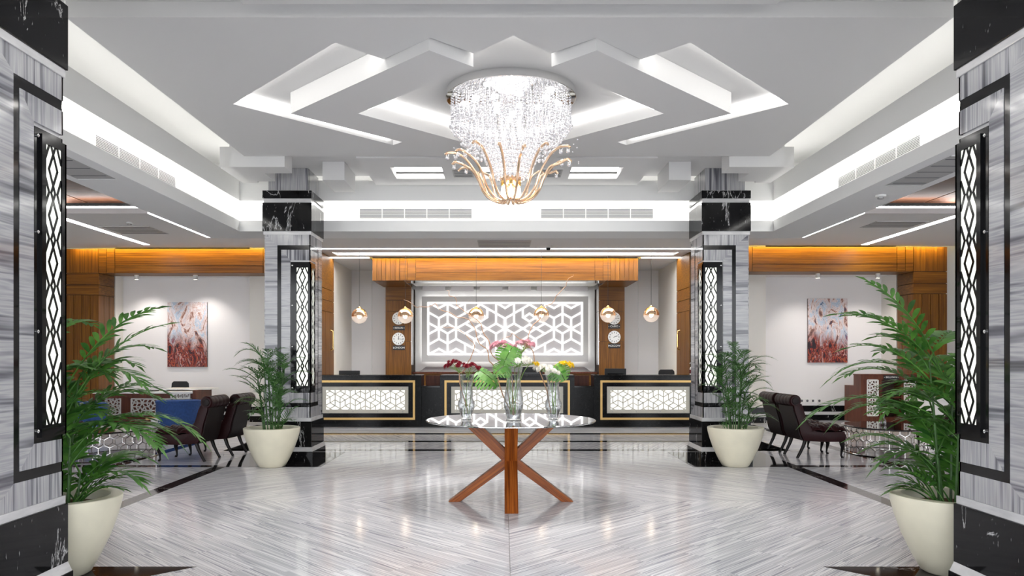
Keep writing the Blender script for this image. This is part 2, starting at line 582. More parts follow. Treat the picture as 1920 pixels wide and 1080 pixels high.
def tag(o, label, cat, group=None):
    o['label'] = label
    o['category'] = cat
    if group: o['group'] = group
    return o

def thing(name, label, cat, loc=(0, 0, 0), group=None):
    o = bpy.data.objects.new(name, None)
    o.empty_display_size = 0.1
    o.location = loc
    C.objects.link(o)
    return tag(o, label, cat, group)

def setting(name, loc=(0, 0, 0)):
    o = bpy.data.objects.new(name, None)
    o.location = loc
    C.objects.link(o)
    o['kind'] = 'structure'
    return o

def struct(name, mb, mat, **k):
    o = mb.build(name, mat, **k)
    o['kind'] = 'structure'
    return o

def copy_tree(o, parent=None):
    c = o.copy()
    C.objects.link(c)
    if parent is not None: c.parent = parent
    for ch in list(o.children):
        copy_tree(ch, c)
    return c

def clip_half(poly, a, b, c):
    # keep a*x + b*y <= c
    out = []
    for i in range(len(poly)):
        p, q = poly[i], poly[(i + 1) % len(poly)]
        dp, dq = a * p[0] + b * p[1] - c, a * q[0] + b * q[1] - c
        if dp <= 0: out.append(p)
        if dp * dq < 0:
            t = dp / (dp - dq)
            out.append((p[0] + t * (q[0] - p[0]), p[1] + t * (q[1] - p[1])))
    return out

def clip_poly(poly, planes):
    for a, b, c in planes:
        poly = clip_half(poly, a, b, c)
        if len(poly) < 3: return []
    return poly

def area(p):
    return abs(sum(p[i][0] * p[(i + 1) % len(p)][1] - p[(i + 1) % len(p)][0] * p[i][1] for i in range(len(p)))) / 2

def clip_seg(a, b, x0, x1, y0, y1):
    t0, t1 = 0.0, 1.0
    dx, dy = b[0] - a[0], b[1] - a[1]
    for p, q in ((-dx, a[0] - x0), (dx, x1 - a[0]), (-dy, a[1] - y0), (dy, y1 - a[1])):
        if abs(p) < 1e-12:
            if q < 0: return None
        else:
            r = q / p
            if p < 0: t0 = max(t0, r)
            else: t1 = min(t1, r)
    if t1 - t0 < 1e-6: return None
    return ((a[0] + t0 * dx, a[1] + t0 * dy), (a[0] + t1 * dx, a[1] + t1 * dy))

def star_lattice(x0, x1, y0, y1, s, rot=0.0):
    # six-pointed stars of rhombi, set on a hexagonal grid
    out = []
    cx, cyy = (x0 + x1) / 2, (y0 + y1) / 2
    U = [(s * math.cos(rot + k * PI / 3), s * math.sin(rot + k * PI / 3)) for k in range(6)]
    A = (U[0][0] * 2 + U[1][0], U[0][1] * 2 + U[1][1])
    B = (U[1][0] * 2 + U[2][0], U[1][1] * 2 + U[2][1])
    R = int(max(x1 - x0, y1 - y0) / s) + 3
    seen = set()
    for i in range(-R, R + 1):
        for j in range(-R, R + 1):
            c = (cx + i * A[0] + j * B[0], cyy + i * A[1] + j * B[1])
            if c[0] < x0 - 3 * s or c[0] > x1 + 3 * s or c[1] < y0 - 3 * s or c[1] > y1 + 3 * s: continue
            for k in range(6):
                p = (c[0] + U[k][0], c[1] + U[k][1])
                q = (c[0] + U[(k + 1) % 6][0], c[1] + U[(k + 1) % 6][1])
                r = (p[0] + U[(k + 1) % 6][0], p[1] + U[(k + 1) % 6][1])
                for e in ((c, p), (p, r), (q, r)):
                    key = tuple(sorted(((round(e[0][0], 3), round(e[0][1], 3)), (round(e[1][0], 3), round(e[1][1], 3)))))
                    if key in seen: continue
                    seen.add(key)
                    g = clip_seg(e[0], e[1], x0, x1, y0, y1)
                    if g: out.append(g)
    return out

def text_mesh(txt, size, mat, parent, name, to_world, depth=0.004):
    cu = bpy.data.curves.new('lettering', 'FONT')
    cu.body = txt
    cu.size = size
    cu.align_x = 'CENTER'
    cu.align_y = 'CENTER'
    cu.extrude = depth / 2
    cu.resolution_u = 3
    t = bpy.data.objects.new('lettering', cu)
    C.objects.link(t)
    dg = bpy.context.evaluated_depsgraph_get()
    me = t.evaluated_get(dg).to_mesh()
    mb = MB()
    mb.add([to_world(v.co.x, v.co.y, v.co.z) for v in me.vertices], [tuple(p.vertices) for p in me.polygons])
    t.evaluated_get(dg).to_mesh_clear()
    bpy.data.objects.remove(t)
    bpy.data.curves.remove(cu)
    return mb.build(name, mat, parent)
# ================================================================== STRUCTURE
YC = 7.52          # middle of the hall (floor star, table, chandelier)
XB = 3.72          # inner edge of the long black floor bands
BW = 0.17

# ------------------------------------------------------------------ floor
floor = setting('floor')
MB().box(-13, 13, -3, 21, -0.20, -0.016).build('floor_bed', 'grout', floor)

def plank_polys(ang, wd, ln, planes, bbox):
    # planks running at angle ang, clipped to the half planes; (polygon, centre) pairs in room coordinates
    ca, sa = math.cos(ang), math.sin(ang)
    cs = [(x, y) for x in bbox[:2] for y in bbox[2:]]
    us = [x * ca + y * sa for x, y in cs]
    vv = [-x * sa + y * ca for x, y in cs]
    out = []
    j = math.floor(min(vv) / wd)
    while j * wd < max(vv):
        sh = (j * 0.37 % 1.0) * ln
        i = math.floor((min(us) - sh) / ln)
        while i * ln + sh < max(us):
            u0, v0 = i * ln + sh, j * wd
            g = 0.0012
            rect = [(u0 + g, v0 + g), (u0 + ln - g, v0 + g), (u0 + ln - g, v0 + wd - g), (u0 + g, v0 + wd - g)]
            poly = [(u * ca - v * sa, u * sa + v * ca) for u, v in rect]
            poly = clip_poly(poly, planes)
            if len(poly) >= 3 and area(poly) > 0.0015:
                out.append(poly)
            i += 1
        j += 1
    return out

def rect_planes(x0, x1, y0, y1):
    return [(-1, 0, -x0), (1, 0, x1), (0, -1, -y0), (0, 1, y1)]

tiles = []
Y0F, Y1F = 2.3, 11.56
for sx in (-1, 1):
    for sy in (-1, 1):
        x0, x1 = (0.002, XB) if sx > 0 else (-XB, -0.002)
        y0, y1 = (YC + 0.002, Y1F) if sy > 0 else (Y0F, YC - 0.002)
        ang = -PI / 4 if sx * sy > 0 else PI / 4      # along the diamond |x| + |y| = const
        for p in plank_polys(ang, 0.30, 0.66, rect_planes(x0, x1, y0, y1), (x0, x1, y0, y1)):
            tiles.append((p, ang))
def seen_size(t):
    p = t[0]
    cx = sum(q[0] for q in p) / len(p)
    cyy = sum(q[1] for q in p) / len(p)
    if cyy < 4.9: return -1.0
    vis = 1.0 if abs(cx) < cyy * 0.68 else 0.05
    return vis * area(p) / cyy ** 3
tiles.sort(key=seen_size, reverse=True)
rest = {PI / 4: [], -PI / 4: []}
def tile_obj(name, polys, ang, parent, stuff=False, mat='floor', z1=0.0):
    ca, sa = math.cos(ang), math.sin(ang)
    cx = sum(q[0] for p in polys for q in p) / sum(len(p) for p in polys)
    cyy = sum(q[1] for p in polys for q in p) / sum(len(p) for p in polys)
    mb = MB()
    for p in polys:
        loc = [((q[0] - cx) * ca + (q[1] - cyy) * sa, -(q[0] - cx) * sa + (q[1] - cyy) * ca) for q in p]
        mb.prism(loc, -0.015, z1)
    o = mb.build(name, mat, None, origin=(0, 0, 0))
    o.location = (cx, cyy, 0)
    o.rotation_euler = (0, 0, ang)
    o.parent = parent
    if stuff: o['kind'] = 'stuff'
    return o
for k, (p, ang) in enumerate(tiles):
    if k < 300: tile_obj('tile', [p], ang, floor)
    else: rest[ang].append(p)
for ang, ps in rest.items():
    tile_obj('small_tiles', ps, ang, floor, True)
# strips before the reception desk
for (y0, y1, ang) in ((11.78, 12.75, PI * 0.36), (12.98, 14.02, PI * 0.64), (14.30, 20.0, 0.0)):
    tile_obj('strip_tiles', plank_polys(ang, 0.3, 1.2, rect_planes(-4.4, 4.4, y0, y1), (-4.4, 4.4, y0, y1)), ang, floor, True)
# lounges
for sx in (-1, 1):
    xs = sorted((sx * (XB + BW), sx * 12.9))
    for (y0, y1, ang) in ((2.3, 9.86, sx * PI * 0.20), (10.04, 19.9, -sx * PI * 0.10)):
        tile_obj('lounge_tiles', plank_polys(ang, 0.3, 1.0, rect_planes(xs[0], xs[1], y0, y1), (*xs, y0, y1)), ang, floor, True)
xs = (-12.9, 12.9)
tile_obj('entrance_tiles', plank_polys(0.0, 0.3, 1.2, rect_planes(-12.9, 12.9, -3, 2.28), (-12.9, 12.9, -3, 2.28)), 0.0, floor, True)
# black bands
def band(x0, x1, y0, y1, z=0.0):
    L = max(x1 - x0, y1 - y0)
    n = max(1, round(L / 1.2))
    for i in range(n):
        if x1 - x0 > y1 - y0:
            a, b = x0 + (x1 - x0) * i / n, x0 + (x1 - x0) * (i + 1) / n
            MB().box(a + .001, b - .001, y0, y1, -0.015, z).build('black_band', 'black_floor', floor)
        else:
            a, b = y0 + (y1 - y0) * i / n, y0 + (y1 - y0) * (i + 1) / n
            MB().box(x0, x1, a + .001, b - .001, -0.015, z).build('black_band', 'black_floor', floor)
for sx in (-1, 1):
    a, b = sorted((sx * XB, sx * (XB + BW)))
    band(a, b, 2.3, 15.0)
    a, b = sorted((sx * (XB + BW), sx * 12.9))
    band(a, b, 9.86, 10.04)
    a, b = sorted((sx * 5.15, sx * 5.33))
    band(a, b, 9.2, 16.0, 0.0012)
band(-4.4, 4.4, 11.56, 11.78)
band(-4.4, 4.4, 12.75, 12.98)
band(-4.4, 4.4, 14.02, 14.30)
# black slabs round the columns
for sx in (-1, 1):
    for (poly) in ([(2.46, 9.87), (3.72, 9.87), (3.72, 11.4), (2.46, 11.4)],
                   [(2.17, 5.17), (3.72, 5.17), (3.72, 3.4), (2.5, 3.4), (2.5, 4.84)]):
        MB().prism([(sx * x, y) for x, y in poly], -0.014, 0.0015).build('black_slab', 'black_floor', floor)

# ------------------------------------------------------------------ ceiling
ceil = setting('ceiling')
def cbox(name, mat, *b):
    return MB().box(*b).build(name, mat, ceil)
cbox('roof_slab', 'soffit', -13, 13, -3, 21, 4.75, 4.95)
# hall cove: lip beam, recessed vent wall, upper fascia, upper cove
LX, LYB, LYF = 4.0, 11.2, 3.84
LW = 0.67
ZL0, ZL1, ZF0, ZF1 = 3.34, 3.50, 3.80, 4.10
def ring_pieces(name, mat, inn, wdt, z0, z1):
    x, yb, yf = LX + inn, LYB + inn, LYF - inn
    for s in (-1, 1):
        cbox(name, mat, s * x, s * (x + wdt), yf - wdt, yb + wdt, z0, z1)
    cbox(name, mat, -x, x, yb, yb + wdt, z0, z1)
    cbox(name, mat, -x, x, yf - wdt, yf, z0, z1)
ring_pieces('cove_lip', 'plaster', 0.0, LW, ZL0, ZL0 + 0.04)          # underside of the beam
ring_pieces('cove_lip', 'plaster', 0.0, 0.05, ZL0 + 0.04, ZL1)
ring_pieces('vent_wall', 'plaster', 0.22, 0.08, ZL0 + 0.04, ZF0 + 0.1)
ring_pieces('beam_outer_face', 'plaster', LW - 0.05, 0.05, ZL0 + 0.04, 4.0)
ring_pieces('cove_shelf', 'plaster', 0.0, 0.95, ZF0, ZF0 + 0.04)
ring_pieces('upper_fascia', 'plaster', 0.0, 0.05, ZF0 + 0.04, ZF1)
ring_pieces('upper_cove_wall', 'plaster', 0.90, 0.05, ZF0 + 0.04, 4.62)
cbox('upper_ceiling', 'plaster', -LX - 0.95, LX + 0.95, LYF - 0.95, LYB + 0.95, 4.60, 4.68)
# led strips of the two coves
ring_pieces('light_strip', 'led', 0.09, 0.03, ZL1 - 0.06, ZL1 - 0.045)
ring_pieces('light_strip', 'led', 0.13, 0.04, ZF0 - 0.03, ZF0 - 0.015)
ring_pieces('light_strip', 'led', 0.20, 0.06, ZF1 - 0.13, ZF1 - 0.11)

# hanging panel with the star
PX = 3.33
ZP, ZU = 4.0, 4.12
MB().box(-PX, PX, 4.1, 11.0, ZU, 4.30).build('upper_slab', 'soffit', ceil)
hole = [(-2.80, 0), (-1.44, -1.47), (-1.10, -1.13), (-0.66, -1.56), (-0.32, -1.25), (0, -1.60), (0.32, -1.25), (0.66, -1.56), (1.10, -1.13), (1.44, -1.47), (2.80, 0),
        (1.40, 1.45), (1.04, 1.09), (0, 1.95), (-1.04, 1.09), (-1.40, 1.45)]
hole = [(x + 0.03, y + YC) for x, y in hole]
MB().holed([[(-PX, 5.6), (PX, 5.6), (PX, 9.47), (-PX, 9.47)], hole], ZP, ZU).build('hanging_panel', 'soffit', ceil)
ringp = [(-0.67, -1.55), (-2.22, 0), (0, 2.22), (2.22, 0), (0.67, -1.55), (0.33, -1.21), (1.54, 0), (0, 1.54), (-1.54, 0), (-0.33, -1.21)]
MB().prism([(x + 0.03, y + YC) for x, y in ringp], 3.905, ZU - 0.002).build('star_ring', 'soffit', ceil)
# led lines at the top of the lower recess edges
def ledline(a, b, z0=4.065, z1=4.112, wd=0.02, mat='led_soft'):
    mb = MB()
    mb.segs([(a, b)], wd, lambda u, v, n: (u + 0.03, v + YC, n), z0, z1)
    return mb.build('light_strip', mat, ceil)
for s in (-1, 1):
    ledline((s * 2.74, 0.03), (s * 1.43, 1.39))
    ledline((s * 1.50, 0.02), (s * 0.05, 1.47))
    # unseen strips added on the near edges to brighten the recess
    ledline((s * 2.72, -0.04), (s * 1.46, -1.39), mat='led')
    ledline((s * 1.38, -1.36), (s * 1.14, -1.12))
    ledline((s * 0.28, -1.24), (s * 0.02, -1.50), mat='led')
    ledline((s * 1.44, -0.02), (s * 0.40, -1.08), 3.94, 3.96)
# small plates behind and before the big panel
def plate(y0, y1, holes):
    loops = [[(-1.92, y0), (1.92, y0), (1.92, y1), (-1.92, y1)]]
    for (a, b, c, d) in holes:
        loops.append([(a, c), (b, c), (b, d), (a, d)])
    MB().holed(loops, 3.985, 4.06).build('hanging_plate', 'soffit', ceil)
    for (a, b, c, d) in holes:
        cbox('light_panel', 'led', a + 0.01, b - 0.01, d - 0.30, d - 0.10, 4.062, 4.075)
        cbox('recess_cover', 'plaster', a - 0.05, b + 0.05, c - 0.05, d + 0.05, 4.08, 4.11)
plate(9.50, 10.98, [(-1.56, -0.87, 9.97, 10.60), (-0.36, 0.36, 9.97, 10.60), (0.87, 1.56, 9.97, 10.60)])
plate(3.9, 5.36, [(-1.54, -0.86, 4.28, 4.9), (0.86, 1.54, 4.28, 4.9)])
# stepped blocks at the columns
for s in (-1, 1):
    MB().prism([(s * x, y) for x, y in [(3.52, 9.47), (2.82, 9.47), (2.82, 9.80), (3.18, 9.80), (3.18, 10.25), (3.52, 10.25)]], 3.865, 4.18).build('stepped_block', 'soffit', ceil)
    MB().prism([(s * x, y) for x, y in [(2.51, 10.17), (2.21, 10.17), (2.21, 10.92), (2.51, 10.92)]], 3.865, ZU - .002).build('stepped_block', 'soffit', ceil)
    MB().prism([(s * x, y) for x, y in [(3.75, 9.75), (3.52, 9.75), (3.52, 10.6), (3.75, 10.6)]], 3.93, 4.20).build('stepped_block', 'soffit', ceil)

# reception ceiling, z 3.8
ZR = 3.80
RW = 4.15
cbox('ceiling_panel', 'soffit', -4.67, 4.67, LYB + LW, 16.10, ZR, ZR + 0.08)
cbox('light_strip', 'led_bright', -RW, RW, 16.11, 16.24, ZR + 0.03, ZR + 0.05)
MB().holed([[(-RW, 16.25), (RW, 16.25), (RW, 17.50), (-RW, 17.50)], [(-3.88, 16.72), (3.88, 16.72), (3.88, 17.22), (-3.88, 17.22)]], ZR, ZR + 0.08).build('ceiling_panel', 'soffit', ceil)
cbox('light_slot', 'led_bright', -3.88, 3.88, 16.72, 16.84, ZR + 0.065, ZR + 0.08)
cbox('slot_cover', 'plaster', -RW, RW, 16.1, 17.45, ZR + 0.13, ZR + 0.16)
for s in (-1, 1):
    cbox('ceiling_panel', 'soffit', s * 3.22, s * RW, 17.72, 20.4, ZR, ZR + 0.08)
    cbox('light_strip', 'led_bright', s * 3.25, s * RW, 17.52, 17.70, ZR + 0.05, ZR + 0.07)
cbox('cove_cover', 'soffit', -RW, RW, 17.45, 20.4, ZR + 0.13, ZR + 0.17)
cbox('light_strip', 'amber', -3.12, 3.12, 17.505, 17.53, ZR + 0.03, ZR + 0.045)
cbox('ceiling_panel', 'soffit', -12.9, 12.9, -3, LYF - LW, ZR, ZR + 0.08)
# lounge ceilings
LOY = {-1: 0.15, 1: -0.15}
LPX = {-1: 8.80, 1: 8.66}
for s in (-1, 1):
    def X(a, b): return sorted((s * a, s * b))
    a, b = X(4.67, 12.9)
    loops = [[(s * 4.67, 12.2), (s * 12.9, 12.2), (s * 12.9, 15.84), (s * 4.67, 15.84)],
             [(s * 5.86, 12.3), (s * 5.99, 12.3), (s * 5.99, 14.65), (s * 5.86, 14.65)],
             [(s * 7.42, 12.3), (s * 7.57, 12.3), (s * 7.57, 15.78), (s * 7.42, 15.78)]]
    yo = LOY[s]
    loops[0] = [(s * 5.86, 12.2), (s * 12.9, 12.2), (s * 12.9, 15.84 + yo), (s * 4.67, 15.84 + yo), (s * 4.67, 14.66), (s * 5.86, 14.66)]
    loops = [loops[0], [(s * 7.42, 12.3), (s * 7.57, 12.3), (s * 7.57, 15.60), (s * 7.42, 15.60)]]
    MB().holed(loops, ZR, ZR + 0.09).build('ceiling_panel', 'soffit', ceil)
    MB().box(s * 4.67, s * 5.74, 12.2 - 1.0, 14.66, ZR, ZR + 0.09).build('ceiling_panel', 'soffit', ceil)
    MB().box(s * 5.75, s * 5.85, 12.2, 14.65, ZR + 0.06, ZR + 0.08).build('light_slot', 'led_bright', ceil)
    MB().box(s * 7.42, s * 7.57, 12.3, 15.60, ZR + 0.07, ZR + 0.085).build('light_slot', 'led_bright', ceil)
    MB().box(s * 5.86, s * 12.9, 12.20, 12.26, ZR + 0.10, ZR + 0.12).build('light_strip', 'led_bright', ceil)
    MB().box(s * 4.67, s * 12.9, 12.6, 17.4, ZR + 0.12, ZR + 0.16).build('cove_cover', 'soffit', ceil)
    MB().box(s * 4.6, s * 9.3, 15.86 + yo, 15.885 + yo, ZR + 0.03, ZR + 0.045).build('light_strip', 'amber', ceil)
    # wooden ceiling before the lounge: boards
    MB().box(s * 4.67, s * 12.9, 3.2, 12.6, 4.08, 4.12).build('cove_cover', 'groove', ceil)
    for i in range(7):
        for j in range(4):
            x0 = 4.70 + i * 1.17
            y0 = 3.4 + j * 2.3
            MB().box(s * (x0 + .012), s * (x0 + 1.15), y0 + .012, y0 + 2.28, 4.05, 4.075).build('wooden_ceiling_board', 'dark_teak', ceil)

# ------------------------------------------------------------------ walls
ZT = 4.7
struct('wall_reception', MB().box(-RW, RW, 20.2, 20.5, 0, ZT), 'white_wall')
struct('wall_entrance_left', MB().box(-13, -12.9, -3, 17.6, 0, ZT), 'white_wall')
struct('wall_entrance_right', MB().box(12.9, 13, -3, 17.6, 0, ZT), 'white_wall')
for s, nm in ((-1, 'left'), (1, 'right')):
    struct('wall_%s' % nm, MB().box(s * RW, s * 5.75, 16.64 + LOY[s], 20.5, 0, ZT), 'cream_wall')
    struct('wall_niche_%s' % nm, MB().box(s * 5.75, s * LPX[s], 17.2, 17.5, 0, ZT), 'white_wall')
    struct('wall_outer_%s' % nm, MB().box(s * LPX[s], s * 12.9, 16.70 + LOY[s], 17.5, 0, ZT), 'cream_wall')
    struct('ceiling_niche_%s' % nm, MB().box(s * 5.75, s * LPX[s], 16.64 + LOY[s], 17.2, 3.30, 3.35), 'white_wall')
    # baseboards: black, white, black
    bb = setting('baseboard_%s' % nm)
    for (x0, x1, y) in ((5.75, LPX[s], 17.2), (4.4, 5.75, 16.64 + LOY[s])):
        for (z0, z1, m_, t) in ((0.0, 0.13, 'black_marble', .03), (0.13, 0.20, 'white_marble', .022), (0.20, 0.34, 'black_marble', .018)):
            n = 2
            for i in range(n):
                a, b = x0 + (x1 - x0) * i / n, x0 + (x1 - x0) * (i + 1) / n
                MB().box(s * (a + .001), s * (b - .001), y - t, y, z0, z1).build('marble_strip', m_, bb)

# ------------------------------------------------------------------ columns
def column(sx, dy, yc, label):
    cx = sx * (2.77 + 0.31)
    cyy = yc + dy * 0.325
    t = thing('marble_column', label, 'column', (cx, cyy, 0))
    W = (0.62, 0.65)
    def f1(u, z, n): return (sx * (2.77 + u), yc - dy * n, z)
    def f2(u, z, n): return (sx * (2.77 - n), yc + dy * u, z)
    def f3(u, z, n): return (sx * (2.77 + u), yc + dy * (0.65 + n), z)
    def f4(u, z, n): return (sx * (2.77 + 0.62 + n), yc + dy * u, z)
    def ringbox(name, m_, z0, z1, pr):
        MB().box(sx * (2.77 - pr), sx * (3.39 + pr), yc - dy * pr, yc + dy * (0.65 + pr), z0, z1).build(name, m_, t, bevel=0.004)
    MB().box(sx * 2.772, sx * 3.388, yc + dy * .002, yc + dy * .648, 0.02, 3.8).build('core', 'white_marble', t)
    ringbox('black_base_block', 'black_marble', 0, 0.13, 0.055)
    MB().add([*(p for p in [(sx * (2.77 - .05), yc - dy * .05, .13), (sx * 3.44, yc - dy * .05, .13), (sx * 3.44, yc + dy * .70, .13), (sx * (2.72), yc + dy * .70, .13),
              (sx * (2.77 - .033), yc - dy * .033, .19), (sx * 3.423, yc - dy * .033, .19), (sx * 3.423, yc + dy * .683, .19), (sx * 2.737, yc + dy * .683, .19)])],
             [(0, 1, 2, 3), (4, 5, 6, 7), (0, 1, 5, 4), (1, 2, 6, 5), (2, 3, 7, 6), (3, 0, 4, 7)]).build('white_base_moulding', 'white_marble', t)
    ringbox('black_base_block', 'black_marble', 0.19, 0.55, 0.035)
    ringbox('white_moulding', 'white_marble', 0.55, 0.60, 0.025)
    ringbox('white_moulding', 'white_marble', 3.17, 3.22, 0.025)
    ringbox('black_head_block', 'black_marble', 3.22, 3.62, 0.035)
    ringbox('white_moulding', 'white_marble', 3.62, 3.68, 0.02)
    ringbox('black_head_block', 'black_marble', 3.68, 3.79, 0.035)
    MB().box(sx * 2.80, sx * 3.36, yc + dy * .03, yc + dy * .62, 3.79, 4.118).build('upper_shaft', 'col_v', t)
    cuts = [0.6, 1.18, 1.76, 2.34, 3.17]
    for fi, (f, wd) in enumerate(((f1, W[0]), (f2, W[1]))):
        def slab(poly, m_, n1):
            MB().prism(poly, 0.0, n1, f).build('slab' if m_ != 'black_gloss' else 'black_inlay', m_, t)
        for i in range(4):
            p = clip_poly([(wd, .60), (wd, 3.17), (.45, 3.025), (.45, .75)], [(0, -1, -cuts[i] - (.0008 if i else 0)), (0, 1, cuts[i + 1])])
            if p: slab(p, 'col_h', .014)
            p = clip_poly([(.395, .81), (.395, 2.96), (.27, 2.815), (.27, .95)], [(0, -1, -cuts[i] - .12), (0, 1, cuts[i + 1] + .1192)])
            if p: slab(p, 'col_h', .014)
        slab([(-.014, 3.17), (wd, 3.17), (.45, 3.025), (-.014, 3.025)], 'col_v', .014)
        slab([(-.014, .6), (wd, .6), (.45, .75), (-.014, .75)], 'col_v', .014)
        slab([(.45, .75), (.45, 3.025), (.395, 2.96), (.395, .81)], 'black_gloss', .010)
        slab([(-.010, 3.025), (.45, 3.025), (.395, 2.96), (-.010, 2.96)], 'black_gloss', .010)
        slab([(-.010, .75), (.45, .75), (.395, .81), (-.010, .81)], 'black_gloss', .010)
        slab([(-.014, 2.96), (.395, 2.96), (.27, 2.815), (-.014, 2.815)], 'col_v', .014)
        slab([(-.014, .81), (.395, .81), (.27, .95), (-.014, .95)], 'col_v', .014)
    for f, wd in ((f3, W[0]), (f4, W[1])):
        for i in range(4):
            MB().prism([(0, cuts[i] + .0008), (wd, cuts[i] + .0008), (wd, cuts[i + 1]), (0, cuts[i + 1])], 0, .014, f).build('slab', 'col_h', t)
    return f1, f2

def sconce(f1, f2, label, loc):
    t = thing('wall_sconce', label, 'wall light', loc, 'lattice corner sconces on the columns')
    z0, z1 = .95, 2.79
    for f in (f1, f2):
        MB().prism([(-.012, z0), (.262, z0), (.262, z1), (-.012, z1)], .002, .012, f).build('back_plate', 'black_gloss', t)
    def box_at(f, e):
        # black frame of the lit face, made of four bars, with the lattice before a glowing sheet
        lo, hi, u0, u1 = 1.05, 2.71, .018, .176
        n0, n1 = .0125, .028
        for poly in ([(-.028, z0 + .03), (.215, z0 + .03), (.215, lo), (-.028, lo)], [(-.028, hi), (.215, hi), (.215, z1 - .03), (-.028, z1 - .03)],
                     [(-.028, lo), (u0, lo), (u0, hi), (-.028, hi)], [(u1, lo), (.215, lo), (.215, hi), (u1, hi)]):
            MB().prism(poly, n0, n1, f).build('frame_bar', 'black_gloss', t)
        MB().prism([(u0, lo), (u1, lo), (u1, hi), (u0, hi)], .013, .019, f).build('glowing_sheet', 'sconce_glow', t)
        wv, per = (u1 - u0) / 2, (hi - lo) / 6
        uc = (u0 + u1) / 2
        sg = []
        for k in range(-1, 7):
            for sg_ in (-1, 1):
                for (xa_, xb_) in ((.53, -.25), (1.28, .52)):
                    for (ya, yb) in ((0, .5), (1, .5)):
                        a = (uc + sg_ * wv * xa_, lo + per * (k + .5 + ya))
                        b = (uc + sg_ * wv * xb_, lo + per * (k + .5 + yb))
                        g = clip_seg(a, b, u0, u1, lo, hi)
                        if g: sg.append(g)
        MB().segs(sg, .0165, f, .019, .0225).build('lattice', 'black_gloss', t)
        for z in (1.02, 1.60, 2.18, 2.74):
            c = f(.240, z, .012)
            d = f(.240, z, .022)
            ax = Vector(d) - Vector(c)
            MB().tube([c, d, Vector(d) + ax * .5], [.011, .011, .004], 10).build('bolt', 'chrome', t, smooth=True)
    box_at(f1, 0)
    box_at(f2, 1)
    return t

cols = {}
for (sx, dy, yc, lab, sl) in (
        (-1, 1, 10.5, 'far left striped marble column with black bands, behind the left potted palm', 'glowing lattice sconce on the far left column, left of the reception desk'),
        (1, 1, 10.5, 'far right striped marble column with black bands, behind the right potted palm', 'glowing lattice sconce on the far right column, right of the reception desk'),
        (-1, -1, 4.58, 'nearest marble column at the left edge of the picture', 'tall lattice sconce on the near left column at the picture edge'),
        (1, -1, 4.58, 'nearest marble column at the right edge of the picture', 'tall lattice sconce on the near right column at the picture edge')):
    f1, f2 = column(sx, dy, yc, lab)
    sconce(f1, f2, sl, f1(0, .95, 0))

# ------------------------------------------------------------------ timber portals of the lounges
def panels(parent, f, rects, mat_by, gap=.006, th=.02):
    for (u0, u1, v0, v1, m_) in rects:
        MB().prism([(u0 + gap, v0 + gap), (u1 - gap, v0 + gap), (u1 - gap, v1 - gap), (u0 + gap, v1 - gap)], 0, th, f).build('wood_panel', m_, parent)

for s, nm in ((-1, 'left'), (1, 'right')):
    t = thing('wooden_portal', 'teak panelled portal framing the %s lounge niche' % nm, 'portal', (s * 7, 16.3, 0))
    y0, xp = 16.02 + LOY[s], LPX[s] + .02
    MB().box(s * 4.2, s * (xp + .68), y0, y0 + .60, 3.29, 3.798).build('beam_core', 'groove', t)
    MB().box(s * xp, s * (xp + .68), y0, y0 + .66, 0, 3.3).build('pillar_core', 'groove', t)
    def ff(u, v, n): return (s * u, y0 - n, v)
    def fb(u, v, n): return (s * u, v, 3.29 - n)
    def fi(u, v, n): return (s * (xp - n), u, v)
    xa, xb = xp - .02, xp + .70
    Rr = [(4.2, 5.24, 3.27, 3.798, 'teak_v'), (5.24, xa - .35, 3.43, 3.798, 'teak_h'), (5.24, xa - .35, 3.27, 3.43, 'teak_h'),
          (xa - .35, xa - .17, 3.27, 3.798, 'teak_h'), (xa - .17, xa, 3.27, 3.798, 'teak_h'), (xa, xb, 3.27, 3.798, 'teak_v')]
    Rr += [(xa, xb, 3.02, 3.27, 'teak_h'), (xa, xb, 2.80, 3.02, 'teak_h')]
    Rr += [(xa + i * .18, xa + (i + 1) * .18, 0.0, 2.80, 'teak_v') for i in range(4)]
    panels(t, ff, Rr, None)
    panels(t, fi, [(y0 - .02, y0 + .64, 3.02, 3.27, 'teak_h'), (y0 - .02, y0 + .64, 2.80, 3.02, 'teak_h')] + [(y0 - .02 + i * .22, y0 - .02 + (i + 1) * .22, 0, 2.80, 'teak_v') for i in range(3)], None)
    panels(t, fb, [(4.2, xa, y0 - .02, y0 + .60, 'teak_h')], None)
    # surface spotlights under the beam
    for k, x in enumerate((6.78, 8.08) if s > 0 else (6.85, 8.15)):
        lb = 'white cylinder spotlight under the %s lounge beam, %s' % (nm, 'nearer the middle of the hall' if k == 0 else 'nearer the outer pillar')
        sp = thing('spotlight', lb, 'spotlight', (s * x, 16.35 + LOY[s], 3.17), 'surface spotlights under the lounge beams')
        MB().lathe([(.048, .10), (.048, 0.0), (.040, 0.0), (.040, .02)], (s * x, 16.35 + LOY[s], 3.168), 20, cap=False).build('housing', 'white_plastic', sp, smooth=True)
        MB().lathe([(.0, .0), (.039, .0), (.039, .006), (0, .006)], (s * x, 16.35 + LOY[s], 3.186), 20).build('lens', 'bulb', sp.children[0])
        L = bpy.data.lights.new('spot_beam', 'SPOT')
        L.energy = 26
        L.spot_size = 1.7
        L.spot_blend = 0.9
        L.shadow_soft_size = .03
        L.color = (1, .93, .86)
        lo = bpy.data.objects.new('spot_beam', L)
        lo.location = (0, 0.0, -0.01)
        lo.rotation_euler = (math.radians(20), 0, 0)
        lo.parent = sp
        C.objects.link(lo)

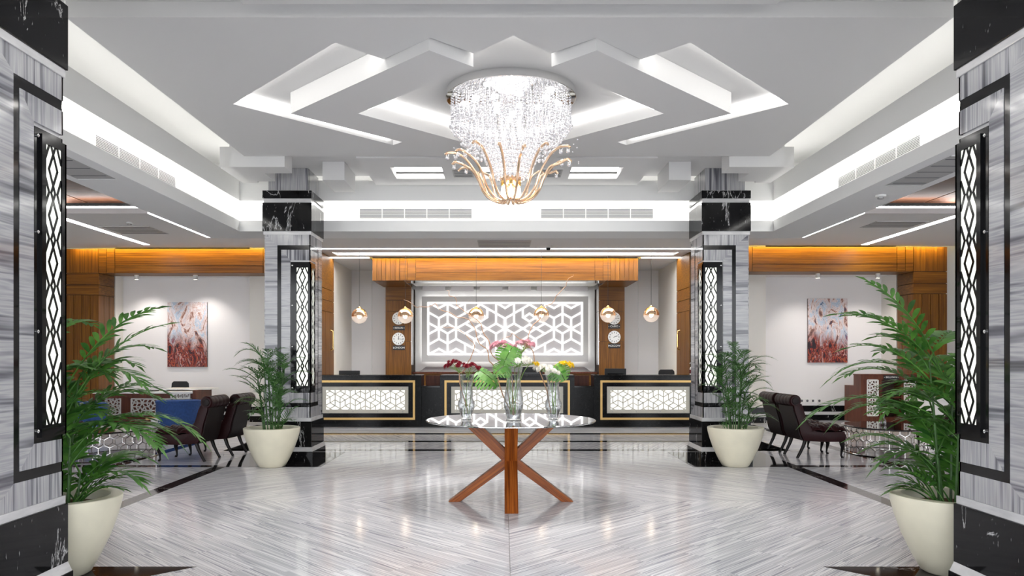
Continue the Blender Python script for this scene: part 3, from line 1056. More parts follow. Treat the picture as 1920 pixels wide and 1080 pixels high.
# portal of the reception
rp = thing('wooden_portal', 'teak panelled portal with broad beam behind the reception desks', 'portal', (0, 19, 0))
MB().box(-3.13, 3.13, 17.72, 18.36, 3.29, 3.798).build('beam_core', 'groove', rp)
for s in (-1, 1):
    MB().box(s * 2.42, s * 3.13, 18.36, 19.4, 3.29, 3.798).build('beam_core', 'groove', rp)
def fr(u, v, n): return (u, 17.72 - n, v)
panels(rp, fr, [(-3.15 + i * .108, -3.15 + (i + 1) * .108, 3.27, 3.798, 'teak_v') for i in range(6)] + [(-2.50, -2.32, 3.27, 3.798, 'teak_h'), (-2.32, -2.12, 3.27, 3.798, 'teak_h')] +
       [(-2.12, 2.12, 3.46, 3.798, 'teak_h'), (-2.12, 2.12, 3.27, 3.46, 'teak_h')] + [(2.12, 2.32, 3.27, 3.798, 'teak_h'), (2.32, 2.50, 3.27, 3.798, 'teak_h')] +
       [(2.50 + i * .108, 2.50 + (i + 1) * .108, 3.27, 3.798, 'teak_v') for i in range(6)], None, gap=.003)
def frb(u, v, n): return (u, v, 3.29 - n)
panels(rp, frb, [(-3.15, -2.42, 17.7, 19.4, 'teak_h'), (2.42, 3.15, 17.7, 19.4, 'teak_h')], None)
MB().box(-2.41, 2.41, 17.71, 18.36, 3.27, 3.288).build('soffit_sheet', 'chrome', rp)
for s in (-1, 1):
    def fs(u, v, n): return (s * (3.15 + n - .02), u, v)
    panels(rp, fs, [(17.7, 19.4, 3.27, 3.798, 'teak_h')], None)
    MB().box(s * 2.44, s * 3.07, 19.32, 20.198, 0, 3.27).build('pillar_core', 'groove', rp)
    def fp(u, v, n): return (s * u, 19.32 - n, v)
    panels(rp, fp, [(2.42, 3.09, 2.92, 3.27, 'teak_h'), (2.42, 3.09, 2.64, 2.92, 'teak_v'), (2.42, 3.09, 1.86, 2.64, 'teak_v'), (2.42, 3.09, 0.0, 1.86, 'teak_v')], None, gap=.004)
    def fq(u, v, n): return (s * (2.44 - n), u, v)
    panels(rp, fq, [(19.3, 19.75, 2.64, 3.27, 'chrome'), (19.3, 19.75, 1.25, 2.64, 'chrome')], None, gap=.004)
    def fo(u, v, n): return (s * (3.07 + n), u, v)
    panels(rp, fo, [(19.3, 20.19, 0, 3.27, 'teak_v')], None)
MB().box(-2.42, 2.42, 19.55, 20.08, 0, 1.03).build('back_counter', 'teak_h', rp)
MB().box(-2.42, 2.42, 19.50, 20.08, 1.03, 1.065).build('back_counter_top', 'red_wood', rp)

# wall panelling and doors on the sides of the reception
for s, k in ((-1, 1), (1, 2)):
    d = setting('door_%d' % k, (s * RW, 17.3, 0))
    MB().box(s * RW, s * (RW - .03), 16.66, 17.85, 0, 3.80).build('door_backing', 'groove', d)
    def fd(u, v, n): return (s * (RW - .03 - n), u, v)
    panels(d, fd, [(16.64, 17.87, 3.02, 3.80, 'teak_h'), (16.64, 17.87, 2.76, 3.02, 'teak_h'), (16.64, 17.87, 2.50, 2.76, 'teak_h')] +
           [(16.64 + i * .41, 16.64 + (i + 1) * .41, 0.98, 2.50, 'teak_v') for i in range(3)] + [(16.64, 17.87, .5, .98, 'teak_h'), (16.64, 17.87, 0, .5, 'teak_h')], None)
    x = s * (RW - .10)
    MB().tube([(s * (RW - .05), 17.55, 1.62), (x, 17.55, 1.64), (x, 17.55, 1.70), (x, 17.55, 2.0), (x, 17.55, 2.06), (s * (RW - .05), 17.55, 2.08)], .018, 10).build('handle', 'brass', d, smooth=True)
# shallow pilaster joints on the pale back walls
for s in (-1, 1):
    o = struct('trim_%d' % (1 if s < 0 else 2), MB().box(s * 3.60, s * 3.615, 20.17, 20.2, 0, 3.8), 'plaster')
# ================================================================== RECEPTION OBJECTS
# ------------------------------------------------------------------ lattice wall panel
wp = thing('wall_panel', 'grey framed wall panel with glowing white lattice behind the reception desk', 'wall panel', (0, 20.1, 1.2))
def zb(zx, zy): return ((zx - 950) * .002672, 3.5875 - .002672 * zy)
MB().prism([(-2.415, 1.07), (-2.30, 1.07), (-2.14, 1.19), (2.14, 1.19), (2.30, 1.07), (2.415, 1.07), (2.415, 3.27), (-2.415, 3.27)], 20.10, 20.19,
           lambda u, v, n: (u, n, v)).build('white_backing', 'plaster', wp)
for a in (122, 410, 697, 982, 1270, 1556):
    x0, z1 = zb(a, 55)
    x1, z0 = zb(a + 225, 132)
    MB().box(x0, x1, 20.0, 20.06, z0, z1 - .02).build('grey_tablet', 'grey_panel', wp, bevel=.004)
fx0, fz1 = zb(120, 192)
fx1, fz0 = zb(1780, 845)
ix0, iz1 = zb(170, 242)
ix1, iz0 = zb(1732, 795)
for poly in ([(fx0, fz0), (fx1, fz0), (ix1, iz0), (ix0, iz0)], [(fx0, fz1), (fx1, fz1), (ix1, iz1), (ix0, iz1)], [(fx0, fz0), (ix0, iz0), (ix0, iz1), (fx0, fz1)], [(fx1, fz0), (ix1, iz0), (ix1, iz1), (fx1, fz1)]):
    MB().prism(poly, 19.88, 19.96, lambda u, v, n: (u, n, v)).build('grey_frame_bar', 'grey_frame', wp)
MB().box(fx0 + .03, fx1 - .03, 19.975, 19.99, fz0 + .03, fz1 - .03).build('grey_field', 'grey_panel', wp)
E1 = []
def ch(*pts):
    for i in range(len(pts) - 1): E1.append((pts[i], pts[i + 1]))
# left third and left half of the middle; mirrored left-right and top-bottom about (950, 512)
ch((200, 262), (288, 308), (375, 262)); ch((375, 262), (460, 308), (550, 262))
ch((188, 352), (288, 408), (375, 360), (460, 408), (550, 360)); ch((288, 408), (288, 512)); ch((375, 262), (375, 466)); ch((460, 408), (460, 512))
ch((188, 458), (288, 512), (375, 462), (460, 512), (550, 462)); ch((550, 262), (550, 360)); ch((550, 360), (640, 310))
ch((550, 462), (640, 512), (705, 470), (770, 512), (860, 462), (950, 512))
ch((640, 310), (705, 272), (772, 310), (772, 400), (705, 442), (640, 400), (640, 310))
ch((650, 400), (705, 362), (760, 400)); ch((772, 310), (860, 360), (950, 412)); ch((860, 262), (860, 462)); ch((950, 412), (950, 512)); ch((875, 262), (950, 308))
ch((550, 462), (640, 410))
S = []
for a, b in E1:
    for mx in (1, -1):
        for my in (1, -1):
            def q(p): return zb(950 + mx * (p[0] - 950), 512 + my * (p[1] - 512))
            S.append((q(a), q(b)))
S += [(zb(182, 255), zb(1720, 255)), (zb(182, 770), zb(1720, 770)), (zb(182, 255), zb(182, 770)), (zb(1720, 255), zb(1720, 770))]
MB().segs(S, .050, lambda u, v, n: (u, n, v), 19.945, 19.974).build('glowing_lattice', 'lattice_glow', wp)
for (x0, x1, z0, z1) in ((fx0 + .05, fx1 - .05, fz1 - .10, fz1 - .07), (fx0 + .05, fx1 - .05, fz0 + .07, fz0 + .10), (fx0 + .05, fx0 + .08, fz0 + .1, fz1 - .1), (fx1 - .08, fx1 - .05, fz0 + .1, fz1 - .1)):
    MB().box(x0, x1, 20.03, 20.045, z0, z1).build('light_strip', 'led', wp)
MB().box(-2.3, 2.3, 18.40, 18.48, 3.32, 3.335).build('light_strip', 'led', wp)  # unseen strip added behind the beam to light the panel
MB().box(-2.40, 2.40, 18.37, 20.1, 3.36, 3.39).build('soffit_board', 'plaster', wp)

# ------------------------------------------------------------------ clocks and city signs
def clock(x, z, hour, minute, label):
    t = thing('wall_clock', label, 'clock', (x, 19.29, z - .16), 'round wall clocks on the portal pillars')
    y = 19.296
    MB().lathe([(.160, 0), (.162, -.028), (.150, -.034), (.148, -.024)], (x, y, z), 40, cap=False, axis='y').build('rim', 'white_plastic', t, smooth=True)
    dial = MB().lathe([(.0, -.022), (.150, -.022), (.150, 0), (0, 0)], (x, y, z), 40, axis='y').build('dial', 'clock_face', t)
    for k in range(12):
        a = k * PI / 6
        cx, cz = x + .118 * math.sin(a), z + .118 * math.cos(a)
        h = .016 if k % 3 else .020
        MB().segs([((cx - h * math.sin(a) * .7, cz - h * math.cos(a) * .7), (cx + h * math.sin(a) * .7, cz + h * math.cos(a) * .7))], .014, lambda u, v, n: (u, y - n, v), .022, .025).build('hour_mark', 'black_matte', dial)
    for ang, L, w_ in (((hour % 12 + minute / 60) * PI / 6, .075, .012), (minute * PI / 30, .115, .008)):
        MB().segs([((x - .02 * math.sin(ang), z - .02 * math.cos(ang)), (x + L * math.sin(ang), z + L * math.cos(ang)))], w_, lambda u, v, n: (u, y - n, v), .026, .030).build('hand', 'black_matte', t)
def sign(x, z, txt, label):
    t = thing('city_sign', label, 'sign', (x, 19.29, z - .06), 'city name plates under the wall clocks')
    MB().box(x - .152, x + .152, 19.284, 19.298, z - .058, z + .058).build('plate', 'black_matte', t)
    text_mesh(txt, .068, 'white_plastic', t, 'lettering', lambda a, b, c: (x + a, 19.283 - c, z + b))
    for s_ in (-1, 1):
        MB().lathe([(0, -.003), (.008, -.003), (.008, 0)], (x + s_ * .136, 19.285, z), 10, axis='y', cap=False).build('bullet', 'white_plastic', t)
def at19(px, py): return ((px - 943.6) * 19.3 / 1400 - .047, CZ + (670 - py) * 19.3 / 1400)
for (px, py, h, mi, lab) in ((747.5, 597, 1, 15, 'white wall clock above the BERLIN sign, half behind a copper globe'), (747.5, 635.5, 12, 16, 'white wall clock above the LONDON sign'),
                             (1151, 597, 1, 15, 'white wall clock above the CAIRO sign, half behind a copper globe'), (1151.5, 632, 14, 12, 'white wall clock above the MOSCOW sign')):
    x, z = at19(px, py)
    clock(x, z, h, mi, lab)
for (px, py, tx) in ((748, 615, 'BERLIN'), (748, 652, 'LONDON'), (1151.5, 612, 'CAIRO'), (1151.5, 648.5, 'MOSCOW')):
    x, z = at19(px, py)
    sign(x, z, tx, 'small black plate with white letters reading %s' % tx)

# ------------------------------------------------------------------ reception desks
DY = 15.6
def desk(x0, x1, gaps, label, rows):
    t = thing('reception_desk', label, 'desk', ((x0 + x1) / 2, DY, 0))
    gl, gr = gaps
    z1 = 1.08
    MB().box(x0, x1, DY + .10, DY + .55, .06, z1 - .04).build('body', 'granite', t)
    px0, px1, pz0, pz1 = x0 + gl, x1 - gr, .28, .84
    # front cladding of four slabs round the lit opening
    for b in ((x0, x1, .06, pz0), (x0, x1, pz1, z1 - .04)):
        MB().box(b[0], b[1], DY, DY + .10, b[2], b[3]).build('front_slab', 'granite', t)
    for b in ((x0, px0), (px1, x1)):
        MB().box(b[0], b[1], DY, DY + .10, pz0, pz1).build('front_slab', 'granite', t)
    MB().box(x0, x1, DY - .02, DY + .60, z1 - .04, z1).build('worktop', 'granite', t, bevel=.006)
    MB().box(x0, x1, DY - .03, DY + .55, 0, .06).build('plinth', 'granite', t)
    gx0, gx1 = x0 + gl - .14, x1 - gr + .14
    for (a, b, c, d) in ((gx0, gx1, .925, .97), (gx0, gx1, .145, .19), (gx0, gx0 + .045, .19, .925), (gx1 - .045, gx1, .19, .925)):
        MB().box(a, b, DY - .008, DY + .002, c, d).build('gold_strip', 'gold', t)
    MB().box(px0, px1, DY + .075, DY + .085, pz0, pz1).build('glowing_sheet', 'desk_glow', t)
    fw = .075
    frs = []
    for (a, b, c, d) in ((px0, px1, pz0, pz0 + fw), (px0, px1, pz1 - fw, pz1), (px0, px0 + fw, pz0 + fw, pz1 - fw), (px1 - fw, px1, pz0 + fw, pz1 - fw)):
        frs.append(MB().box(a, b, DY + .012, DY + .028, c, d).build('screen_frame', 'cream_metal', t))
    lx0, lx1, lz0, lz1 = px0 + fw, px1 - fw, pz0 + fw, pz1 - fw
    sg = star_lattice(lx0, lx1, lz0, lz1, .122, PI / 6)
    MB().segs(sg, .017, lambda u, v, n: (u, DY + n, v), .020, .012).build('lattice_screen', 'cream_metal', t)
    n = max(3, int((px1 - px0) / .42))
    for i in range(n):
        x = px0 + .12 + (px1 - px0 - .24) * i / (n - 1)
        for z, fp_ in ((pz0 + .035, frs[0]), (pz1 - .035, frs[1])):
            MB().lathe([(.0, -.008), (.008, -.008), (.010, 0)], (x, DY + .012, z), 8, axis='y', cap=False).build('screw', 'steel', fp_)
    return t
desk(-4.10, -1.76, (.27, .27), 'left black granite reception desk with gold border and glowing lattice front', 3)
desk(-1.37, 1.44, (.235, .235), 'middle black granite reception desk with gold border, behind the flower vases', 3)
desk(1.85, 4.12, (.27, .27), 'right black granite reception desk with gold border and glowing lattice front', 3)
for (x0, x1, lab) in ((-1.758, -1.372, 'low black granite link counter left of the middle reception desk'), (1.442, 1.848, 'low black granite link counter right of the middle reception desk')):
    t = thing('link_counter', lab, 'counter', ((x0 + x1) / 2, DY, 0))
    MB().box(x0, x1, DY + .04, DY + .50, .0, .82).build('body', 'granite', t)
    MB().box(x0, x1, DY + .02, DY + .50, .82, .85).build('worktop', 'black_gloss', t)
    MB().box(x0, x1, DY - .01, DY + .04, 0, .07).build('plinth', 'granite', t)
    MB().box(x0, x1, DY + .9, DY + .93, .0, 1.05).build('back_board', 'red_wood', t)

def monitor(x, y, z, wd, ht, label):
    t = thing('computer_monitor', label, 'monitor', (x, y, z))
    MB().box(x - wd / 2, x + wd / 2, y, y + .03, z + .06, z + .06 + ht).build('screen_case', 'black_matte', t, bevel=.006)
    MB().box(x - .03, x + .03, y + .02, y + .06, z + .01, z + .2).build('neck', 'black_matte', t)
    MB().box(x - .12, x + .12, y - .02, y + .16, z, z + .012).build('foot', 'black_matte', t)
    MB().box(x - wd / 2 + .06, x + wd / 2 - .06, y - .012, y + .002, z + .10, z + .06 + ht * .7).build('rear_bulge', 'black_gloss', t, bevel=.005)
for (px, top, wd, lab) in ((655, 695, .46, 'black monitor back above the left reception desk'), (997, 688, .47, 'black monitor back above the middle reception desk, by the white flowers'), (1154, 691, .47, 'black monitor back above the right reception desk')):
    D = 16.35
    x = (px - 943.6) * D / 1400 - .047
    zt = CZ + (670 - top) * D / 1400
    # the monitor stands on the lower inner counter
    monitor(x, D, .79, wd, zt - .85, lab)
for (x0, x1, lab) in ((-4.10, -1.76, 'left'), (-1.37, 1.44, 'middle'), (1.85, 4.12, 'right')):
    t = thing('inner_counter', 'wooden work counter on the staff side of the %s reception desk' % lab, 'counter', ((x0 + x1) / 2, 16.4, 0))
    MB().box(x0, x1, 16.16, 16.75, .75, .79).build('worktop', 'red_wood', t)
    MB().box(x0 + .02, x0 + .06, 16.16, 16.7, 0, .75).build('side_panel', 'red_wood', t)
    MB().box(x1 - .06, x1 - .02, 16.16, 16.7, 0, .75).build('side_panel', 'red_wood', t)
# paper tray, bottle, chair back
t = thing('paper_tray', 'clear tray of white papers on the middle desk beside the black monitor', 'paper tray', (1.16, 15.95, 1.08))
for k in range(3):
    MB().box(1.02, 1.36, 15.82, 16.08, 1.08 + k * .045, 1.088 + k * .045).build('shelf', 'thin_glass', t)
    MB().box(1.04, 1.34, 15.84, 16.06, 1.088 + k * .045, 1.105 + k * .045).build('paper', 'white_plastic', t)
for x in (1.02, 1.36):
    MB().box(x - .004, x + .004, 15.82, 16.08, 1.08, 1.22).build('side', 'thin_glass', t)
bx, by = 3.95, 15.82
t = thing('sanitizer_bottle', 'small clear pump bottle with white top on the right reception desk', 'bottle', (bx, by, 1.08))
MB().lathe([(.0, 0), (.045, 0), (.048, .01), (.048, .13), (.035, .16), (.018, .175), (.018, .19)], (bx, by, 1.08), 20).build('bottle_body', 'white_plastic', t, smooth=True)
MB().lathe([(.049, .03), (.049, .11)], (bx, by, 1.08), 20, cap=False).build('bottle_label', 'red_petal', t, smooth=True)
MB().lathe([(.02, .19), (.02, .21), (.008, .215), (.008, .24), (.016, .245), (.012, .262), (0, .265)], (bx, by, 1.08), 14).build('pump', 'white_plastic', t, smooth=True)
MB().tube([(bx, by, 1.33), (bx - .03, by - .01, 1.33), (bx - .05, by - .015, 1.322)], .006, 8).build('nozzle', 'white_plastic', t)
def office_chair(x, y, rz, ztop, label, wd=.42):
    t = thing('office_chair', label, 'chair', (x, y, 0))
    prof = [(-wd / 2, 0), (-wd / 2 + .02, .22), (-wd / 2 + .06, .26), (wd / 2 - .06, .26), (wd / 2 - .02, .22), (wd / 2, 0), (wd / 2 - .04, -.16), (-wd / 2 + .04, -.16)]
    MB().prism([(x + u, ztop - .26 + v) for u, v in prof], y + .22, y + .26, lambda u, v, n: (u, n, v)).build('backrest', 'black_matte', t, bevel=.01)
    MB().box(x - .24, x + .24, y - .24, y + .22, .43, .50).build('seat', 'black_matte', t, bevel=.02)
    MB().tube([(x, y + .28, ztop - .25), (x, y + .30, .5), (x, y + .1, .42)], .02, 8).build('back_bar', 'black_matte', t)
    MB().tube([(x, y, .08), (x, y, .43)], .03, 10).build('post', 'steel', t)
    for k in range(5):
        a = k * 2 * PI / 5
        MB().tube([(x, y, .10), (x + .28 * math.cos(a), y + .28 * math.sin(a), .05)], [.025, .018], 8).build('foot_spoke', 'black_matte', t)
        MB().ball((x + .29 * math.cos(a), y + .29 * math.sin(a), .027), .026).build('caster', 'black_matte', t, smooth=True)
office_chair(3.72, 17.0, 0, 1.17, 'dark office chair back showing above the right reception desk near the door', .40)

# ------------------------------------------------------------------ pendant globes
PD = 16.95
pos = ['far left, before the pale wall', 'second from the left, before the BERLIN clock', 'third from the left, before the lattice panel', 'fourth from the left, before the lattice panel', 'fifth from the left, before the CAIRO clock', 'far right, before the pale wall']
for k, (px, py) in enumerate(((674, 592), (760, 592), (893, 591), (1015, 590), (1140, 590), (1221, 589.5))):
    x = (px - 943.6) * PD / 1400 - .047
    z = CZ + (670 - py) * PD / 1400
    r = .178
    t = thing('pendant_lamp', 'copper and clear glass globe pendant, %s' % pos[k], 'pendant lamp', (x, PD, z - r), 'glass globe pendants above the reception desks')
    up = [(r * math.cos(a), r * math.sin(a)) for a in [-.12 + (1.42 + .12) * i / 14 for i in range(15)]]
    lowp = [(r * math.cos(a), r * math.sin(a)) for a in [-PI / 2 + (PI / 2 - .12) * i / 14 for i in range(15)]]
    MB().lathe(up, (x, PD, z), 32, cap=False).build('copper_half', 'copper_glass', t, smooth='all')
    MB().lathe(lowp, (x, PD, z), 32, cap=False).build('clear_half', 'milky_glass', t, smooth='all')
    MB().lathe([(.045, r * .965), (.042, r + .008), (.022, r + .014), (.014, r + .03), (.004, r + .035)], (x, PD, z), 20, cap=False).build('cap', 'brass', t, smooth=True)
    MB().tube([(x, PD, z + r + .03), (x, PD, ZR + .131)], .004, 6).build('cord', 'black_matte', t)
    hold = MB().tube([(x, PD, z + .02), (x, PD, z + r)], .018, 10).build('lamp_holder', 'brass', t)
    MB().ball((x, PD, z - .02), .045, 14, 10).build('bulb', 'bulb', hold, smooth='all')

# ------------------------------------------------------------------ vents, hatches, small ceiling fittings
def vent(label, f, u0, u1, z0, z1, nsec):
    c = f((u0 + u1) / 2, z0, 0)
    t = thing('air_vent', label, 'vent', c)
    MB().prism([(u0, z0), (u1, z0), (u1, z1), (u0, z1)], .002, .006, f).build('backing', 'grille', t)
    b = .018
    for poly in ([(u0 - b, z0 - b), (u1 + b, z0 - b), (u1 + b, z0), (u0 - b, z0)], [(u0 - b, z1), (u1 + b, z1), (u1 + b, z1 + b), (u0 - b, z1 + b)], [(u0 - b, z0), (u0, z0), (u0, z1), (u0 - b, z1)], [(u1, z0), (u1 + b, z0), (u1 + b, z1), (u1, z1)]):
        MB().prism(poly, 0, .016, f).build('frame', 'white_plastic', t)
    n = 9
    for i in range(n):
        z = z0 + (z1 - z0) * (i + .5) / n
        MB().prism([(u0, z - .0040), (u1, z - .0040), (u1, z + .0030), (u0, z + .0030)], .004, .014, f).build('slat', 'slat', t)
    for i in range(1, nsec):
        u = u0 + (u1 - u0) * i / nsec
        MB().prism([(u - .005, z0), (u + .005, z0), (u + .005, z1), (u - .005, z1)], .006, .015, f).build('divider', 'white_plastic', t)
VX = LX + .22
vent('long white slatted air vent in the left cove wall', lambda u, v, n: (-VX + n, u, v), 7.62, 9.48, 3.585, 3.735, 4)
vent('long white slatted air vent in the right cove wall', lambda u, v, n: (VX - n, u, v), 7.62, 9.48, 3.585, 3.735, 4)
vent('slatted air vent over the reception, left of the chandelier', lambda u, v, n: (u, LYB + .22 - n, v), -2.24, -.53, 3.57, 3.73, 5)
vent('slatted air vent over the reception, right of the chandelier', lambda u, v, n: (u, LYB + .22 - n, v), .53, 2.24, 3.57, 3.73, 5)
for (x0, x1, y0, y1, z, lab) in ((-.57, .52, 14.95, 15.9, ZR, 'grey rectangular hatch in the reception ceiling'), (-4.55, -4.15, 6.4, 7.9, ZL0, 'grey hatch under the left cove beam'), (4.15, 4.55, 7.0, 8.2, ZL0, 'grey hatch under the right cove beam'),
                                 (-7.3, -6.4, 13.4, 14.2, ZR, 'grey hatch in the left lounge ceiling'), (6.4, 7.3, 12.9, 13.5, ZR, 'grey hatch in the right lounge ceiling'), (-.88 + .14, -.46, 10.05, 10.5, 3.985, 'grey square grille in the hanging ceiling plate, left of centre'), (.46, .76, 10.05, 10.5, 3.985, 'grey square grille in the hanging ceiling plate, right of centre')):
    t = thing('ceiling_hatch', lab, 'hatch', ((x0 + x1) / 2, (y0 + y1) / 2, z - .006))
    MB().box(x0, x1, y0, y1, z - .004, z).build('hatch_plate', 'hatch', t)
    for k in range(5):
        y = y0 + (y1 - y0) * (k + .5) / 5
        MB().box(x0 + .02, x1 - .02, y - .01, y + .01, z - .006, z - .003).build('slat', 'grille', t)
    for (a, b, c, d) in ((x0, x1, y0 - .015, y0), (x0, x1, y1, y1 + .015)):
        MB().box(a, b, c, d, z - .008, z).build('hatch_edge', 'soffit', t)
t = thing('dome_camera', 'small white and black dome camera on the reception ceiling', 'camera', (.90, 15.7, ZR))
MB().lathe([(.07, 0), (.07, -.04), (.05, -.05)], (.90, 15.7, ZR), 20).build('mount', 'white_plastic', t, smooth=True)
MB().lathe([(.05, -.05), (.048, -.075), (.03, -.10), (0, -.105)], (.90, 15.7, ZR), 20, cap=False).build('dome', 'black_gloss', t, smooth=True)
for (x, y, z, lab) in ((-6.55, 13.0, ZR, 'small white detector on the left lounge ceiling'), (4.35, 8.7, ZL0, 'small white detector under the right cove beam'), (5.2, 13.2, ZR, 'small white detector on the right lounge ceiling')):
    t = thing('smoke_detector', lab, 'detector', (x, y, z))
    MB().lathe([(.06, 0), (.06, -.02), (.045, -.028)], (x, y, z), 18).build('base', 'white_plastic', t, smooth=True)
    MB().lathe([(.035, -.028), (.035, -.045), (.02, -.05), (0, -.05)], (x, y, z), 18, cap=False).build('sensor', 'steel', t, smooth=True)

# ------------------------------------------------------------------ chandelier
CHX, CHY = .03, 7.52
ch_ = thing('chandelier', 'round crystal bead chandelier with curling rose gold arms', 'chandelier', (CHX, CHY, 3.0))
RD = .655
MB().lathe([(0, 4.118), (RD, 4.118), (RD, 4.045), (RD - .012, 4.040), (0, 4.040)], (CHX, CHY, 0), 64).build('ceiling_plate', 'chrome', ch_, smooth=True)
rnd = random.Random(3)
bd = MB()
bl = MB()
def bead(mb, c, r):
    x, y, z = c
    v = [(x, y, z + r), (x, y, z - r)] + [(x + r * math.cos(k * PI / 3), y + r * math.sin(k * PI / 3), z) for k in range(6)]
    mb.add(v, [(0, 2 + k, 2 + (k + 1) % 6) for k in range(6)] + [(1, 2 + (k + 1) % 6, 2 + k) for k in range(6)])
def strand(r, a, z1):
    x, y = CHX + r * math.cos(a), CHY + r * math.sin(a)
    z = 4.035
    while z > z1 + .02:
        bead(bd, (x, y, z), .0105)
        z -= .0265
    return x, y
lows = []
for r, n, zb_, in ((.60, 58, 3.76), (.555, 46, 3.70), (.50, 40, 3.62), (.44, 34, 3.53), (.37, 30, 3.45)):
    for k in range(n):
        a = 2 * PI * (k + rnd.random() * .4) / n
        # scalloped hem
        z1 = zb_ + .035 * abs(math.sin(a * 2.0)) + rnd.uniform(-.015, .015)
        x, y = strand(r, a, z1)
        bl.ball((x, y, z1), .0215 if r < .55 else .024, 8, 6)
        bl.ball((x, y, z1 + .045), .017, 8, 6)
        bl.ball((x, y, z1 + .08), .014, 8, 6)
for r, n in ((.30, 20), (.22, 14), (.12, 8)):
    for k in range(n):
        a = 2 * PI * (k + rnd.random() * .5) / n
        strand(r, a, 3.62)
# central crystal basket of balls
z = 3.60
while z > 3.24:
    t_ = (3.60 - z) / .36
    r = .30 * (1 - t_) ** .65 + .10 * t_
    n = max(8, int(2 * PI * r / .045))
    for k in range(n):
        a = 2 * PI * (k + .5 * (int(z * 1000) % 2)) / n
        bl.ball((CHX + r * math.cos(a), CHY + r * math.sin(a), z + rnd.uniform(-.006, .006)), .0225, 8, 6)
    z -= .038
for k in range(26):
    r, a = rnd.uniform(.55, .72), rnd.uniform(0, 2 * PI)
    bl.ball((CHX + r * math.cos(a), CHY + r * math.sin(a), rnd.uniform(3.40, 3.62)), .007, 6, 4)
o = bd.build('bead_strands', 'crystal', ch_, recalc=False)
o['kind'] = 'stuff'
o = bl.build('crystal_balls', 'crystal', ch_, smooth='all', recalc=False)
o['kind'] = 'stuff'
for k in range(14):
    a = 2 * PI * k / 14 + .2
    r = (.50, .36, .20)[k % 3]
    x, y = CHX + r * math.cos(a), CHY + r * math.sin(a)
    MB().lathe([(.0, 0), (.034, 0), (.034, .012), (0, .012)], (x, y, 4.027), 16).build('lamp', 'downlight', ch_)
for k in range(16):
    a = 2 * PI * (k + .5) / 16
    rr = rnd.uniform(.58, .68)
    zt = rnd.uniform(3.40, 3.48)
    ca, sa = math.cos(a), math.sin(a)
    prof = [(.03, 3.17), (.055, 3.07), (.12, 3.02), (.215, 3.055), (.29, 3.14), (.335, 3.25), (.40, 3.35), (.48, zt - .035), (.57, zt + .005), (rr - .02, zt), (rr, zt - .02)]
    # smooth the arm
    pts = []
    for i in range(len(prof) - 1):
        p0, p1, p2, p3 = prof[max(i - 1, 0)], prof[i], prof[i + 1], prof[min(i + 2, len(prof) - 1)]
        for q in range(4):
            u = q / 4
            def cr(d): return .5 * (2 * p1[d] + (p2[d] - p0[d]) * u + (2 * p0[d] - 5 * p1[d] + 4 * p2[d] - p3[d]) * u * u + (3 * p1[d] - p0[d] - 3 * p2[d] + p3[d]) * u ** 3)
            pts.append((cr(0), cr(1)))
    pts.append(prof[-1])
    arm = MB().tube([(CHX + r * ca, CHY + r * sa, z) for r, z in pts], .0125, 8).build('arm', 'pale_gold', ch_, smooth=True)
    for rb, dz in ((rr - .02, -.05), (rr - .10, -.045)):
        if rnd.random() < .75:
            xx, yy = CHX + rb * ca, CHY + rb * sa
            zz = zt + dz
            MB().ball((xx, yy, zz), .020, 10, 8).build('crystal_drop', 'crystal', arm, smooth='all')
            MB().tube([(xx + .014 * math.cos(q * PI / 6), yy, zz + .03 + .014 * math.sin(q * PI / 6)) for q in range(12)], .0035, 5, closed=True).build('ring', 'chrome', arm, smooth=True)
for k in range(8):
    a = 2 * PI * k / 8
    r = .085
    x, y = CHX + r * math.cos(a), CHY + r * math.sin(a)
    cup = MB().lathe([(.0, 3.17), (.016, 3.175), (.018, 3.21), (.014, 3.235)], (x, y, 0), 12).build('candle_cup', 'brass', ch_, smooth=True)
    MB().lathe([(.0, 3.06), (.012, 3.075), (.015, 3.11), (.010, 3.15), (.006, 3.17)], (x, y, 0), 12).build('candle_bulb', 'bulb_small', cup, smooth=True)
MB().lathe([(.0, 3.18), (.06, 3.19), (.10, 3.235), (.11, 3.26), (0.0, 3.27)], (CHX, CHY, 0), 24).build('hub', 'pale_gold', ch_, smooth=True)
L = bpy.data.lights.new('chandelier_glow', 'POINT')
L.energy = 6
L.shadow_soft_size = .25
L.color = (1, .97, .93)
lo = bpy.data.objects.new('chandelier_glow', L)
lo.location = (0, 0, .72)
lo.parent = ch_
C.objects.link(lo)
L = bpy.data.lights.new('floor_fill', 'SPOT')  # spot added below the hub to brighten the floor
L.energy = 120
L.spot_size = 2.6
L.spot_blend = 0.8
L.shadow_soft_size = .5
L.color = (1, .97, .94)
lo = bpy.data.objects.new('floor_fill', L)
lo.location = (0, 0, -.02)
lo.parent = ch_
C.objects.link(lo)

